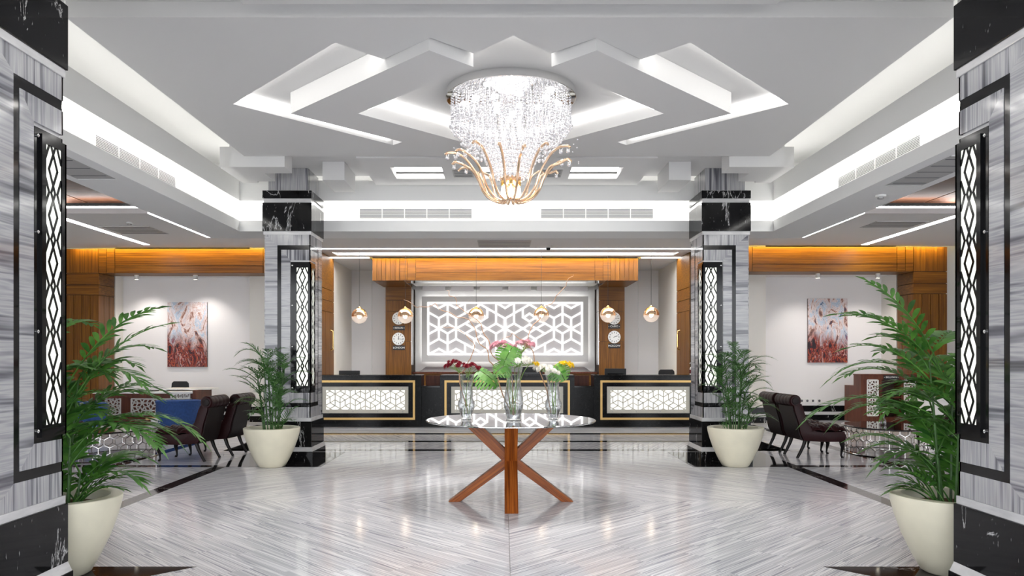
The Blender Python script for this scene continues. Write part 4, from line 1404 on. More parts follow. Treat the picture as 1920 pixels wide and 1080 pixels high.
# ------------------------------------------------------------------ pedestal table with crossing legs
TX, TY, TZ = .03, 7.55, .823
tb = thing('pedestal_table', 'round mirror topped table on crossed teak legs in the middle of the hall', 'table', (TX, TY, 0))
MB().lathe([(0, TZ - .014), (.848, TZ - .014), (.855, TZ - .009), (.855, TZ - .004), (.850, TZ), (0, TZ)], (TX, TY, 0), 128).build('top', 'mirror', tb)
def beam(a, b, w_, h_):
    a, b = Vector(a), Vector(b)
    d = (b - a).normalized()
    side = Vector((-d.y, d.x, 0))
    side = side.normalized() if side.length > 1e-4 else Vector((1, 0, 0))
    nrm = d.cross(side).normalized()
    return a, b, d, side, nrm
for k in range(4):
    a = -PI / 2 + k * PI / 2
    dx, dy_ = math.cos(a), math.sin(a)
    # bar from the floor on one side, through the middle, to the top on the other side
    z_lo, z_mid, z_hi = 0.0, .42, TZ - .0145
    lw, th = .064, .105
    def P(rad, sd, z): return (TX + dx * rad - dy_ * sd, TY + dy_ * rad + dx * sd, z)
    mb = MB()
    r0, r1 = .585, -.02
    # lower leg: parallelogram section sides, cut flat on the floor
    q0 = [P(r0 - .075, -lw, 0), P(r0 + .045, -lw, 0), P(r0 + .045, lw, 0), P(r0 - .075, lw, 0)]
    q1 = [P(r1 - .075, -lw, z_mid + .02), P(r1 + .075, -lw, z_mid + .02), P(r1 + .075, lw, z_mid + .02), P(r1 - .075, lw, z_mid + .02)]
    mb.add(q0 + q1, [(0, 1, 2, 3), (4, 5, 6, 7), (0, 1, 5, 4), (1, 2, 6, 5), (2, 3, 7, 6), (3, 0, 4, 7)])
    ml = ('table_fb', 'table_lo_r', 'table_fb', 'table_lo_l')[k]
    mu = ('table_fb', 'table_up_r', 'table_fb', 'table_up_l')[k]
    leg = mb.build('leg', ml, tb, bevel=.004)
    mb = MB()
    r2 = .43
    lw2 = lw * .98
    q0 = [P(-.075, -lw2, z_mid - .02), P(.075, -lw2, z_mid - .02), P(.075, lw2, z_mid - .02), P(-.075, lw2, z_mid - .02)]
    q1 = [P(r2 - .09, -lw2, z_hi), P(r2 + .07, -lw2, z_hi), P(r2 + .07, lw2, z_hi), P(r2 - .09, lw2, z_hi)]
    mb.add(q0 + q1, [(0, 1, 2, 3), (4, 5, 6, 7), (0, 1, 5, 4), (1, 2, 6, 5), (2, 3, 7, 6), (3, 0, 4, 7)])
    mb.build('upper_arm', mu, tb, bevel=.004)

# ------------------------------------------------------------------ vases and flowers
def vase(x, y, s, label, kind):
    t = thing('glass_vase', label, 'vase', (x, y, TZ), 'clear glass flower vases on the round table')
    if kind == 'tall':
        prof = [(.0, 0), (.075, 0), (.085, .006), (.072, .02), (.080, .06), (.100, .15), (.098, .22), (.078, .34), (.068, .42), (.085, .50), (.098, .545)]
        water = .20
    else:
        prof = [(.0, 0), (.052, 0), (.060, .006), (.048, .02), (.062, .05), (.085, .12), (.088, .17), (.066, .22), (.070, .27), (.058, .33), (.060, .38), (.080, .455)]
        water = .16
    prof = [(r * s, z * s) for r, z in prof]
    inner = [(max(r - .006, 0), z + (.012 if i == 0 else 0)) for i, (r, z) in enumerate(prof)]
    inner = [(0, .016)] + [p for p in inner[2:] if p[1] > .016]
    MB().lathe(prof + inner[::-1], (x, y, TZ), 28, cap=False).build('vase_body', 'thin_glass', t, smooth=True)
    wl = [(0, .018)] + [(r - .001, z) for r, z in inner[1:] if z < water * s] + [(0, water * s)]
    MB().lathe(wl, (x, y, TZ), 28, cap=False).build('water', 'thin_glass', t, smooth=True)
    return TZ + prof[-1][1]
VP = {'l': (-.42, 7.54, .98, 'small'), 'm': (.055, 7.42, .98, 'tall'), 'r': (.46, 7.56, .97, 'small')}
tops = {}
for k, lab in (('l', 'rounded glass vase of dark red flowers, leftmost on the table'), ('m', 'tall glass vase with pink and white flowers in the table centre'), ('r', 'rounded glass vase of white and yellow flowers, rightmost on the table')):
    x, y, s, kind = VP[k]
    tops[k] = vase(x, y, s, lab, kind)

def bez(p0, p1, p2, n=8):
    p0, p1, p2 = Vector(p0), Vector(p1), Vector(p2)
    return [(1 - t) ** 2 * p0 + 2 * t * (1 - t) * p1 + t * t * p2 for t in [i / n for i in range(n + 1)]]

def flower_head(c, d, r, style, mat, parent, rg):
    d = Vector(d).normalized()
    a = d.cross(Vector((.3, .1, 1)))
    if a.length < .1: a = d.cross(Vector((1, 0, 0)))
    a.normalize()
    b = d.cross(a)
    c = Vector(c)
    mb = MB()
    layers = ((1.0, .15, 13), (.75, .42, 11), (.45, .62, 8)) if style != 'button' else ((.9, .25, 11), (.72, .55, 10), (.4, .8, 7))
    for (rad, lift, n) in layers:
        off = rg.random()
        for k in range(n):
            an = 2 * PI * (k + off) / n
            e = a * math.cos(an) + b * math.sin(an)
            sd = d.cross(e)
            w_ = r * rad * (2.3 / n)
            p0 = c + d * (r * .1)
            p1 = c + e * (r * rad * .55) + d * (r * (lift * .8))
            p2 = c + e * (r * rad) + d * (r * lift)
            i0 = len(mb.v)
            mb.add([p0, p1 - sd * w_, p2, p1 + sd * w_], [(0, 1, 2, 3)])
    return mb.build('flower_head', mat, parent, recalc=False)

def spray(base, mid, tip, nheads, r, mat, label, style='daisy', spread=.07, seed=1):
    rg = random.Random(seed)
    t = thing('chrysanthemum_spray', label, 'flower', base)
    MB().tube(bez(base, mid, tip, 10), .0035, 6).build('stem', 'petiole', t)
    tip = Vector(tip)
    axis = (tip - Vector(mid)).normalized()
    cen = tip
    for k in range(nheads):
        f = 1 - (k + .5) / nheads
        ph = k * 2.399
        el = math.sqrt(1 - f * f) if k else 0
        dv = Vector((math.cos(ph) * spread * 1.25 * (k + .4) ** .5 / nheads ** .5, math.sin(ph) * spread * (k + .4) ** .5 / nheads ** .5, 0))
        q = cen + dv + axis * (.02 - .9 * dv.length ** 2 / spread * .5) + Vector((0, 0, rg.uniform(-.012, .012)))
        stk = MB().tube(bez(cen - axis * .13, cen - axis * .05 + dv * .45, q, 5), .0016, 5).build('stalk', 'petiole', t)
        flower_head(q, axis * 1.0 + dv * 9, r * rg.uniform(1.0, 1.28), style, mat, stk, rg)
    # narrow leaves on the stalk
    for k in range(6):
        p = cen - axis * (.06 + .02 * k)
        a = rg.uniform(0, 2 * PI)
        e = Vector((math.cos(a), math.sin(a), .25))
        sd = e.cross(Vector((0, 0, 1))).normalized() * .008
        MB().add([p, p + e * .03 + sd, p + e * .075, p + e * .03 - sd], [(0, 1, 2, 3)]).build('leaf', 'petiole', t, recalc=False)
lx, ly = VP['l'][:2]
mx_, my_ = VP['m'][:2]
rx, ry = VP['r'][:2]
zl, zm, zr = tops['l'], tops['m'], tops['r']
spray((lx + .02, ly, TZ + .05), (lx - .03, ly, zl), (lx - .13, ly - .02, zl + .11), 11, .034, 'red_petal', 'dark red chrysanthemum spray leaning out of the left vase', 'button', .085, 2)
spray((lx - .02, ly, TZ + .05), (lx + .01, ly, zl), (lx + .05, ly - .02, zl + .085), 9, .034, 'red_petal', 'dark red chrysanthemum spray upright in the left vase', 'button', .075, 3)
spray((mx_ + .02, my_, TZ + .06), (mx_ - .06, my_, zm + .1), (mx_ - .135, my_ + .06, zm + .22), 11, .038, 'pink_petal', 'pink chrysanthemum spray on the left of the tall vase', 'daisy', .085, 4)
spray((mx_ - .02, my_, TZ + .06), (mx_ + .06, my_, zm + .1), (mx_ + .115, my_ + .08, zm + .23), 12, .038, 'pink_petal', 'pink chrysanthemum spray on the right of the tall vase', 'daisy', .09, 5)
spray((mx_ + .01, my_, TZ + .06), (mx_ + .03, my_, zm), (mx_ + .09, my_ - .05, zm + .06), 12, .036, 'white_petal', 'white chrysanthemum spray in the tall centre vase', 'daisy', .095, 6)
spray((mx_, my_, TZ + .07), (mx_ + .06, my_, zm), (mx_ + .19, my_ - .02, zm + .035), 7, .030, 'yellow_petal', 'yellow chrysanthemum spray at the right of the centre vase', 'button', .05, 7)
spray((rx + .01, ry, TZ + .05), (rx - .02, ry, zr), (rx - .11, ry - .03, zr + .085), 12, .036, 'white_petal', 'white chrysanthemum spray leaning left from the right vase', 'daisy', .095, 8)
spray((rx - .01, ry, TZ + .05), (rx - .01, ry, zr), (rx - .005, ry - .05, zr + .04), 6, .032, 'white_petal', 'small white chrysanthemum spray low in the right vase', 'daisy', .05, 18)
spray((rx, ry, TZ + .05), (rx + .02, ry, zr), (rx + .125, ry - .01, zr + .115), 12, .031, 'yellow_petal', 'yellow chrysanthemum spray leaning right from the right vase', 'button', .075, 9)

def monstera(base, mid, tip, d, nrm, size, label, seed):
    rg = random.Random(seed)
    t = thing('monstera_leaf', label, 'leaf', base)
    MB().tube(bez(base, mid, tip, 10), .004, 6).build('leaf_stalk', 'petiole', t)
    d = Vector(d).normalized()
    nrm = Vector(nrm)
    nrm = (nrm - d * nrm.dot(d)).normalized()
    sd = d.cross(nrm)
    tip = Vector(tip)
    mb = MB()
    n = 8
    for s in (-1, 1):
        for k in range(n):
            # lobes along the midrib, parted by slits
            f0, f1 = k / n, (k + .70) / n
            def edge(f): return size * (.10 + .62 * math.sin(PI * min(1, f * .93 + .10)) ** .75)
            pts = []
            for f, wf in ((f0, 0.06), (f1, 0.06)):
                pts.append((f * size, wf * size * .25))
            e0, e1 = edge(f0), edge(f1)
            fw = .30 * size
            def W3(u, v):
                bend = -.55 * (v / size) ** 2 * size - .45 * max(0, u / size - .2) ** 2 * size + .05 * size * math.cos(9 * u / size) * (v / size)
                return tip + d * u + sd * (s * v) + nrm * bend
            fe = (k + 1) / n
            def E(f, q): return (f * size * (1 - .22 * q) + fw * q * (f - .12), max(.004, edge(f) * q))
            v = [W3(*E(f0, .02)), W3(*E(fe, .02)), W3(*E(fe, .5)), W3(*E(f0, .5)), W3(*E(f1, .5)), W3(*E(f1, .95)), W3(*E((f0 + f1) / 2, 1.04)), W3(*E(f0, .97))]
            mb.add(v, [(0, 1, 2, 4, 3), (3, 4, 5, 6, 7)])
    mb.build('leaf_blade', 'monstera', t, smooth='all', recalc=False)
monstera((mx_ - .03, my_, TZ + .06), (mx_ - .07, my_ - .02, zm), (mx_ - .01, my_ - .06, zm + .20), (-.45, -.35, -.75), (-.1, -1, .35), .20, 'broad cut monstera leaf standing above the centre vase', 1)
monstera((lx + .03, ly, TZ + .06), (lx + .06, ly - .02, zl + .06), (lx + .13, ly - .05, zl + .05), (.85, -.25, -.45), (.25, -.55, .8), .24, 'drooping monstera leaf between the left and centre vases', 2)
monstera((mx_ - .02, my_, TZ + .06), (mx_ - .03, my_, zm), (mx_ - .06, my_ - .05, zm + .03), (-.75, -.35, -.45), (-.15, -.8, .55), .16, 'monstera leaf drooping left from the centre vase', 3)
monstera((rx + .02, ry, TZ + .06), (rx + .03, ry, zr), (rx + .015, ry - .04, zr + .11), (.55, -.4, -.75), (.2, -.95, .2), .18, 'glossy monstera leaf drooping right from the right vase', 4)
monstera((mx_ + .02, my_, TZ + .06), (mx_ + .02, my_, zm), (mx_ + .0, my_ + .03, zm + .06), (-.3, .1, .75), (0, -1, .3), .16, 'small monstera leaf inside the centre bouquet', 5)

def twig(pts, label, seed):
    rg = random.Random(seed)
    path = []
    pts = [Vector(p) for p in pts]
    for i in range(len(pts) - 1):
        for q in range(7):
            u = q / 7
            p = pts[i].lerp(pts[i + 1], u)
            w_ = .016 * math.sin((i + u) * 5.0 + seed)
            path.append(p + Vector((w_, w_ * .6, .010 * math.cos((i + u) * 7 + seed))))
    path.append(pts[-1])
    n = len(path)
    o = MB().tube(path, [.0062 * (1 - .6 * i / n) for i in range(n)], 6).build('curly_branch', 'twig')
    tag(o, label, 'branch', None)
yy = 7.5
def tp(px, py, y=7.5): return ((px - 943.6) * y / 1400 - .047, y, CZ + (670 - py) * y / 1400)
twig([(lx, ly, TZ + .06), tp(862, 700), tp(885, 672), tp(888, 640), tp(860, 618), tp(830, 612)], 'curly willow branch arching left from the left vase', 1)
twig([(mx_ - .02, my_, TZ + .06), tp(930, 700), tp(918, 670), tp(900, 640), tp(880, 600), tp(845, 590), tp(815, 570), tp(785, 578), tp(757, 562)], 'longest curly willow branch reaching far left past the copper globe', 2)
twig([(mx_, my_, TZ + .06), tp(945, 690), tp(918, 655), tp(905, 610), tp(860, 575), tp(850, 558), tp(838, 545)], 'curly willow branch rising left before the lattice panel', 3)
twig([(mx_ + .02, my_, TZ + .06), tp(955, 690), tp(985, 650), tp(1000, 610), tp(1025, 575), tp(1045, 555), tp(1060, 535), tp(1075, 515)], 'tall curly willow branch rising to the right of the centre vase', 4)
twig([(rx - .01, ry, TZ + .06), tp(1010, 690), tp(994, 655), tp(985, 640), tp(960, 625), tp(940, 640)], 'curly willow branch looping left from the right vase', 5)
# ================================================================== POTTED PALMS
def pot(t, x, y, R=.365, H=.52):
    prof = [(.0, .0), (.155, .0), (.175, .012), (.225, .10), (.290, .24), (.335, .37), (.358, .46), (.365, .50), (.365, .515), (.360, .52),
            (.290, .52), (.283, .512), (.275, .44), (.26, .40)]
    k = R / .365
    MB().lathe([(r * k, z * H / .52) for r, z in prof], (x, y, 0), 56, cap=False).build('pot', 'pot', t, smooth=True)
    MB().lathe([(0, .425), (.10, .43), (.20, .425), (.27 * k, .42)], (x, y, 0), 32, cap=False).build('soil', 'soil', t, smooth=True)
    MB().lathe([(.225, .445), (.225, .46), (.20, .46), (.20, .43)], (x, y, 0), 32, cap=False).build('inner_pot_rim', 'soil', t, smooth=True)

def frond(t, base, az, el, length, droop, nl, ll, lw, rg, mat, sweep=.75, fold=.25, start=.22, face=1):
    # arching midrib with paired leaflets
    pts = []
    p = Vector(base)
    n = 12
    if math.sin(az) * face < -.2: az = -az
    ca, sa = math.cos(az), math.sin(az)
    e = el
    for i in range(n + 1):
        pts.append(p.copy())
        d = Vector((ca * math.cos(e), sa * math.cos(e), math.sin(e)))
        p = p + d * (length / n)
        e -= droop / n * (.5 + 1.1 * i / n)
    mb = MB()
    mb.tube(pts, [.0055 * (1 - .75 * i / n) + .001 for i in range(n + 1)], 5)
    for k in range(nl):
        f = start + (1 - start) * (k + .5) / nl
        fi = f * n
        i = min(int(fi), n - 1)
        q = pts[i].lerp(pts[i + 1], fi - i)
        tan = (pts[i + 1] - pts[i]).normalized()
        side = tan.cross(Vector((0, 0, 1)))
        side = side.normalized() if side.length > .05 else Vector((-sa, ca, 0))
        up = side.cross(tan)
        L = ll * (math.sin(PI * (.22 + .70 * (k + .5) / nl)) ** .8) * rg.uniform(.88, 1.1)
        for s in (-1, 1):
            sw = sweep + .35 * f + rg.uniform(-.12, .12)
            d = (side * s * math.cos(sw) + tan * math.sin(sw) + up * (fold + rg.uniform(-.1, .1))).normalized()
            wv = d.cross(up)
            wv = wv.normalized()
            prev = None
            vs_ = []
            for j, (u, w_) in enumerate(((0, .25), (.25, .9), (.5, 1.0), (.75, .7), (1.0, .05))):
                c = q + d * (L * u) + Vector((0, 0, -1)) * (L * .30 * u * u)
                vs_.append(c - wv * lw * w_ * .5)
                vs_.append(c + wv * lw * w_ * .5)
            mb.add(vs_, [(2 * j, 2 * j + 2, 2 * j + 3, 2 * j + 1) for j in range(4)])
    # closing leaflets at the tip
    d = (pts[-1] - pts[-2]).normalized()
    wv = d.cross(Vector((0, 0, 1)))
    if wv.length < .05: wv = Vector((ca, -sa, 0))
    wv.normalize()
    q = pts[-1]
    mb.add([q - wv * .002, q + d * ll * .3 - wv * lw * .5, q + d * ll * .6 + Vector((0, 0, -ll * .1)), q + d * ll * .3 + wv * lw * .5], [(0, 1, 2, 3)])
    return mb.build('frond', mat, t, smooth='all', recalc=False)

def palm_near(x, y, label, seed, extra, hmax):
    rg = random.Random(seed)
    t = thing('potted_palm', label, 'potted palm', (x, y, 0), 'potted palms beside the columns')
    pot(t, x, y)
    canes = []
    for k in range(7):
        a = 2 * PI * k * 3 / 7 + rg.uniform(-.3, .3)
        r = rg.uniform(.02, .12)
        h = .22 + .75 * k / 6
        top = (x + (r + .10 * h) * math.cos(a), y + (r + .10 * h) * math.sin(a), .45 + h)
        base = (x + r * math.cos(a), y + r * math.sin(a), .42)
        midp = (base[0] * .6 + top[0] * .4, base[1] * .6 + top[1] * .4, .42 + h * .5)
        MB().tube(bez(base, midp, top, 8), [.009, .0085, .008, .008, .0075, .007, .007, .006, .005], 7).build('cane', 'stem', t, smooth=True)
        canes.append((Vector(top), a, h))
    for (top, a, h) in canes:
        nf = 5
        for j in range(nf):
            az = a + (j - 2) * 1.3 + rg.uniform(-.4, .4)
            L = rg.uniform(.42, .62)
            frond(t, top - Vector((0, 0, .06 * j)), az, rg.uniform(.65, 1.15), L, rg.uniform(1.1, 1.8), 11, .21, .036, rg, 'palm', sweep=.55)
    for (az, el, L, dr, dz) in extra:
        b = Vector((x, y, .45 + dz))
        frond(t, b, az, el, L, dr, 13, .21, .036, rg, 'palm', start=.3, sweep=.55)
    # low shoots
    for j in range(12):
        az = rg.uniform(0, 2 * PI)
        frond(t, (x + .08 * math.cos(az), y + .08 * math.sin(az), .43), az, rg.uniform(.9, 1.3), rg.uniform(.28, .42), rg.uniform(.9, 1.5), 7, .15, .022, rg, 'palm', start=.4, sweep=.6)
    return t

palm_near(-3.0, 5.0, 'potted palm in a cream pot in the left foreground, by the near left column', 5,
          [(-.10, 1.05, .90, .9, .75), (.15, .55, .95, 1.5, .45), (-.4, .75, .8, 1.8, .35), (1.0, 1.0, .8, 1.3, .7), (-.9, .9, .8, 1.5, .5), (.35, 1.2, .95, 1.0, .55), (-.2, .35, .75, 1.2, .5)], 1.0)
palm_near(2.97, 5.05, 'potted palm in a cream pot in the right foreground, by the near right column', 12,
          [(PI + .05, 1.0, .95, 1.15, .80), (PI - .25, .55, .95, 1.4, .55), (PI + .4, .8, .8, 1.8, .45), (2.2, 1.1, .9, 1.2, .8), (-2.2, .9, .85, 1.5, .6), (PI, 1.25, .95, .8, .75), (PI - .5, .75, .8, 1.6, .75)], 1.1)

def palm_far(x, y, label, seed):
    rg = random.Random(seed)
    t = thing('potted_palm', label, 'potted palm', (x, y, 0), 'potted palms beside the columns')
    pot(t, x, y)
    for k in range(16):
        a = 2 * PI * k * 5 / 16 + rg.uniform(-.25, .25)
        r = rg.uniform(.03, .15)
        h = .12 + .86 * (k / 15) ** .8
        top = Vector((x + (r + .12 * h) * math.cos(a), y + (r + .12 * h) * math.sin(a), .45 + h))
        base = (x + r * math.cos(a), y + r * math.sin(a), .42)
        MB().tube([base, (Vector(base) + top) / 2 + Vector((0, 0, .02)), top], [.008, .007, .006], 6).build('cane', 'stem', t, smooth=True)
        for j in range(4):
            az = a + (j - 1.5) * 1.4 + rg.uniform(-.4, .4)
            frond(t, top - Vector((0, 0, .05 * j)), az, rg.uniform(.7, 1.25), rg.uniform(.30, .46), rg.uniform(.8, 1.7), 13, .15, .0115, rg, 'palm_fine', start=.18, face=-1)
    return t
palm_far(-3.12, 9.92, 'feathery potted palm in a cream pot before the far left column', 21)
palm_far(3.05, 9.96, 'feathery potted palm in a cream pot before the far right column', 33)

# ================================================================== LOUNGE FURNITURE
def tufted_chair():
    # local: faces +x, rear legs at x = .12, width along y
    t = thing('tufted_chair', 'tufted chair', 'chair', (0, 0, 0))
    hw = .27
    # body shell: side profile extruded
    prof = [(.74, .235), (.75, .33), (.72, .385), (.40, .375), (.26, .40), (.17, .56), (.115, .74), (.07, .80), (-.02, .80), (-.01, .70), (.05, .52), (.08, .36), (.13, .255), (.40, .235)]
    MB().prism(prof, -hw, hw, lambda u, v, n: (u, n, v)).build('body', 'leather', t, bevel=.012, smooth=True)
    # back panel
    back = [(-.018, .80), (-.035, .80), (-.020, .69), (.036, .51), (.066, .35), (.11, .26), (.125, .26), (.08, .36), (.05, .52), (-.008, .70)]
    MB().prism(back, -hw + .03, hw - .03, lambda u, v, n: (u, n, v)).build('back_panel', 'leather_back', t, smooth=True)
    # rolled top with bands
    pts = []
    mb = MB()
    ny = 28
    rings = []
    for i in range(ny + 1):
        y = -hw - .005 + (2 * hw + .01) * i / ny
        k = abs(((i / ny) * 5) % 1 - .5) * 2
        r = .088 - .010 * (k ** 8)
        if i in (0, ny): r = .070
        rings.append((r, y))
    mb.lathe([(r, y) for r, y in rings], (.005, 0, .825), 20, axis='y')
    mb.build('rolled_top', 'leather', t, smooth=True)
    for s in (-1, 1):
        MB().lathe([(.055, s * .0), (.050, s * .012), (.02, s * .016), (0, s * .016)], (.005, s * (hw + .004), .825), 18, axis='y', cap=False).build('roll_end', 'leather_back', t, smooth=True)
    # tufted seat and inner back: dimpled cushion
    def cushion(nu, nv, f, name):
        v = []
        U, Vn = nu * 6, nv * 6
        for i in range(U + 1):
            for j in range(Vn + 1):
                a, b = i / 6, j / 6
                # diamonds
                p, q = (a + b) * .5, (a - b) * .5
                h = abs(math.sin(PI * p) * math.cos(PI * q)) if False else (abs(math.sin(PI * p)) * abs(math.sin(PI * q))) ** .45
                ed = min(i, U - i, j, Vn - j)
                h *= min(1, .35 + ed / 3)
                v.append(f(i / U, j / Vn, h))
        fc = [(i * (Vn + 1) + j, (i + 1) * (Vn + 1) + j, (i + 1) * (Vn + 1) + j + 1, i * (Vn + 1) + j + 1) for i in range(U) for j in range(Vn)]
        cu = MB().add(v, fc).build(name, 'leather', t, smooth='all', recalc=False)
        for i in range(1, nu):
            for j in range(1, nv):
                if (i + j) % 2 == 0:
                    c = f(i / nu, j / nv, .12)
                    MB().ball(c, .011, 8, 6).build('button', 'leather', cu, smooth='all')
    def seat(u, v, h):
        e = 1 - (2 * v - 1) ** 6
        e2 = 1 - (max(0, u - .8) / .2) ** 3
        return (.24 + u * .53, (v - .5) * (2 * hw + .02), .385 + .055 * h + .045 * e * e2 - (.02 if e2 < .05 else 0))
    cushion(6, 6, seat, 'seat_cushion')
    def bk(u, v, h):
        z = .42 + u * .36
        x = .245 - .15 * u - .02 * math.sin(PI * u) + .028 * h * (1 - (2 * v - 1) ** 6)
        return (x, (v - .5) * (2 * hw), z)
    cushion(4, 6, bk, 'inner_back')
    for s in (-1, 1):
        y = s * (hw - .05)
        MB().tube([(.70, y, .25), (.715, y, .20), (.72, y, .15), (.705, y, .08), (.70, y, .03), (.715, y, .012), (.72, y, 0.0)], [.034, .036, .026, .016, .013, .020, .018], 10).build('leg', 'black_wood', t, smooth=True)
        MB().tube([(.17, y, .26), (.14, y, .17), (.09, y, .07), (.05, y, 0.0)], [.028, .025, .021, .019], 8).build('leg', 'black_wood', t, smooth=True)
    return t

proto = tufted_chair()
spots = [  # x of the rear legs, y, turn, label
    (4.12, 10.96, .05, 'burgundy tufted chair with rolled back right of the far right palm, nearer one'),
    (4.10, 11.60, .05, 'burgundy tufted chair with rolled back behind its twin in the right lounge'),
    (-4.12, 10.58, PI - .10, 'burgundy tufted chair left of the far left palm, nearer one showing its seat'),
    (-3.95, 11.20, PI - .10, 'burgundy tufted chair with rolled back behind its twin in the left lounge'),
    (7.52, 12.15, PI + .1, 'burgundy tufted chair on the far side of the right coffee table, behind the foreground palm'),
    (-7.35, 11.5, -.1, 'burgundy tufted chair on the far side of the left coffee table, behind the foreground palm')]
for k, (x, y, a, lab) in enumerate(spots):
    o = proto if k == 0 else copy_tree(proto)
    o.location = (x, y, 0)
    o.rotation_euler = (0, 0, a)
    o['label'] = lab
    o['group'] = 'burgundy tufted lounge chairs'

def coffee_table(cx, cyy, rx_, ry_, label):
    t = thing('coffee_table', label, 'coffee table', (cx, cyy, 0))
    H = .42
    MB().lathe([(0, H - .012), (1, H - .012), (1.006, H - .006), (1, H), (0, H)], (cx, cyy, 0), 64, sx=rx_, sy=ry_).build('top', 'dark_glass', t)
    # hexagon lattice drum
    kx, ky = rx_ * .955, ry_ * .955
    per = PI * (3 * (kx + ky) - math.sqrt((3 * kx + ky) * (kx + 3 * ky)))
    n = 30
    s = per / n / math.sqrt(3)
    # arc-length table
    tab = [0.0]
    m_ = 720
    for i in range(m_):
        a0, a1 = 2 * PI * i / m_, 2 * PI * (i + 1) / m_
        tab.append(tab[-1] + math.hypot(kx * (math.cos(a1) - math.cos(a0)), ky * (math.sin(a1) - math.sin(a0))))
    def at(u):
        u = (u % 1.0) * tab[-1]
        lo, hi = 0, m_
        while hi - lo > 1:
            md = (lo + hi) // 2
            if tab[md] <= u: lo = md
            else: hi = md
        a = 2 * PI * (lo + (u - tab[lo]) / (tab[lo + 1] - tab[lo])) / m_
        return a
    def W3(u, z, n_):
        a = at(u / per)
        return (cx + (kx + n_) * math.cos(a), cyy + (ky + n_) * math.sin(a), z)
    sg = []
    wd = per / n
    z0, z1 = .015, H - .03
    r = 0
    z = z0
    rows = 3
    hgt = (z1 - z0) / (rows * 1.5 + .5)
    for r in range(rows + 1):
        for k in range(n):
            u = (k + .5 * (r % 2)) * wd
            zc = z0 + hgt * (.5 + 1.5 * r)
            e = []
            if r < rows: pass
            for (a, b) in (((u, zc - hgt * .5), (u + wd / 2, zc - hgt)), ((u, zc - hgt * .5), (u - wd / 2, zc - hgt)), ((u, zc - hgt * .5), (u, zc + hgt * .5))):
                g = clip_seg(a, b, -9, 99, z0, z1)
                if g:
                    # skip some edges to make the broken, drawn-out hexagons
                    sg.append(g)
    mb = MB()
    mb.segs(sg, .0085, W3, -.004, .004)
    mb.build('hexagon_lattice', 'lattice_steel', t)
    for z in (.008, H - .022):
        mb = MB()
        mb.tube([(cx + kx * math.cos(2 * PI * i / 64), cyy + ky * math.sin(2 * PI * i / 64), z) for i in range(64)], .009, 6, closed=True)
        mb.build('hoop', 'lattice_steel', t, smooth=True)
    return t
coffee_table(5.72, 11.3, .56, .74, 'oval smoked glass coffee table on chrome hexagon lattice, right lounge')
coffee_table(-5.72, 10.95, .58, .80, 'oval smoked glass coffee table on chrome hexagon lattice, left lounge')

# small vase on the right table, cup on the left one
vx, vy, vz = 5.72, 11.35, .42
t = thing('bud_vase', 'small glass bud vase of white flowers on the right coffee table', 'vase', (vx, vy, vz))
MB().lathe([(0, 0), (.045, 0), (.055, .03), (.050, .07), (.028, .11), (.034, .15), (.030, .15), (.024, .11), (.045, .07), (.05, .03), (.04, .008), (0, .008)], (vx, vy, vz), 20, cap=False).build('vase_body', 'thin_glass', t, smooth=True)
rg = random.Random(2)
for k in range(6):
    a = k * 2.4
    tipp = (vx + .035 * math.cos(a), vy + .035 * math.sin(a), vz + .185 + .01 * (k % 2))
    MB().tube([(vx, vy, vz + .02), tipp], .002, 5).build('stem', 'petiole', t)
    flower_head(tipp, (.4 * math.cos(a), .4 * math.sin(a), 1), .028, 'daisy', 'white_petal', t, rg)
cx_, cy_ = -5.35, 11.35
t = thing('glass_cup', 'small white cup on the left coffee table', 'cup', (cx_, cy_, .42))
MB().lathe([(0, 0), (.035, 0), (.05, .05), (.055, .10), (.051, .10), (.046, .05), (.03, .008), (0, .008)], (cx_, cy_, .42), 20, cap=False).build('cup_body', 'white_plastic', t, smooth=True)
MB().tube([(cx_ + .05, cy_, .50), (cx_ + .085, cy_, .495), (cx_ + .085, cy_, .46), (cx_ + .047, cy_, .45)], .007, 8).build('handle', 'white_plastic', t, smooth=True)

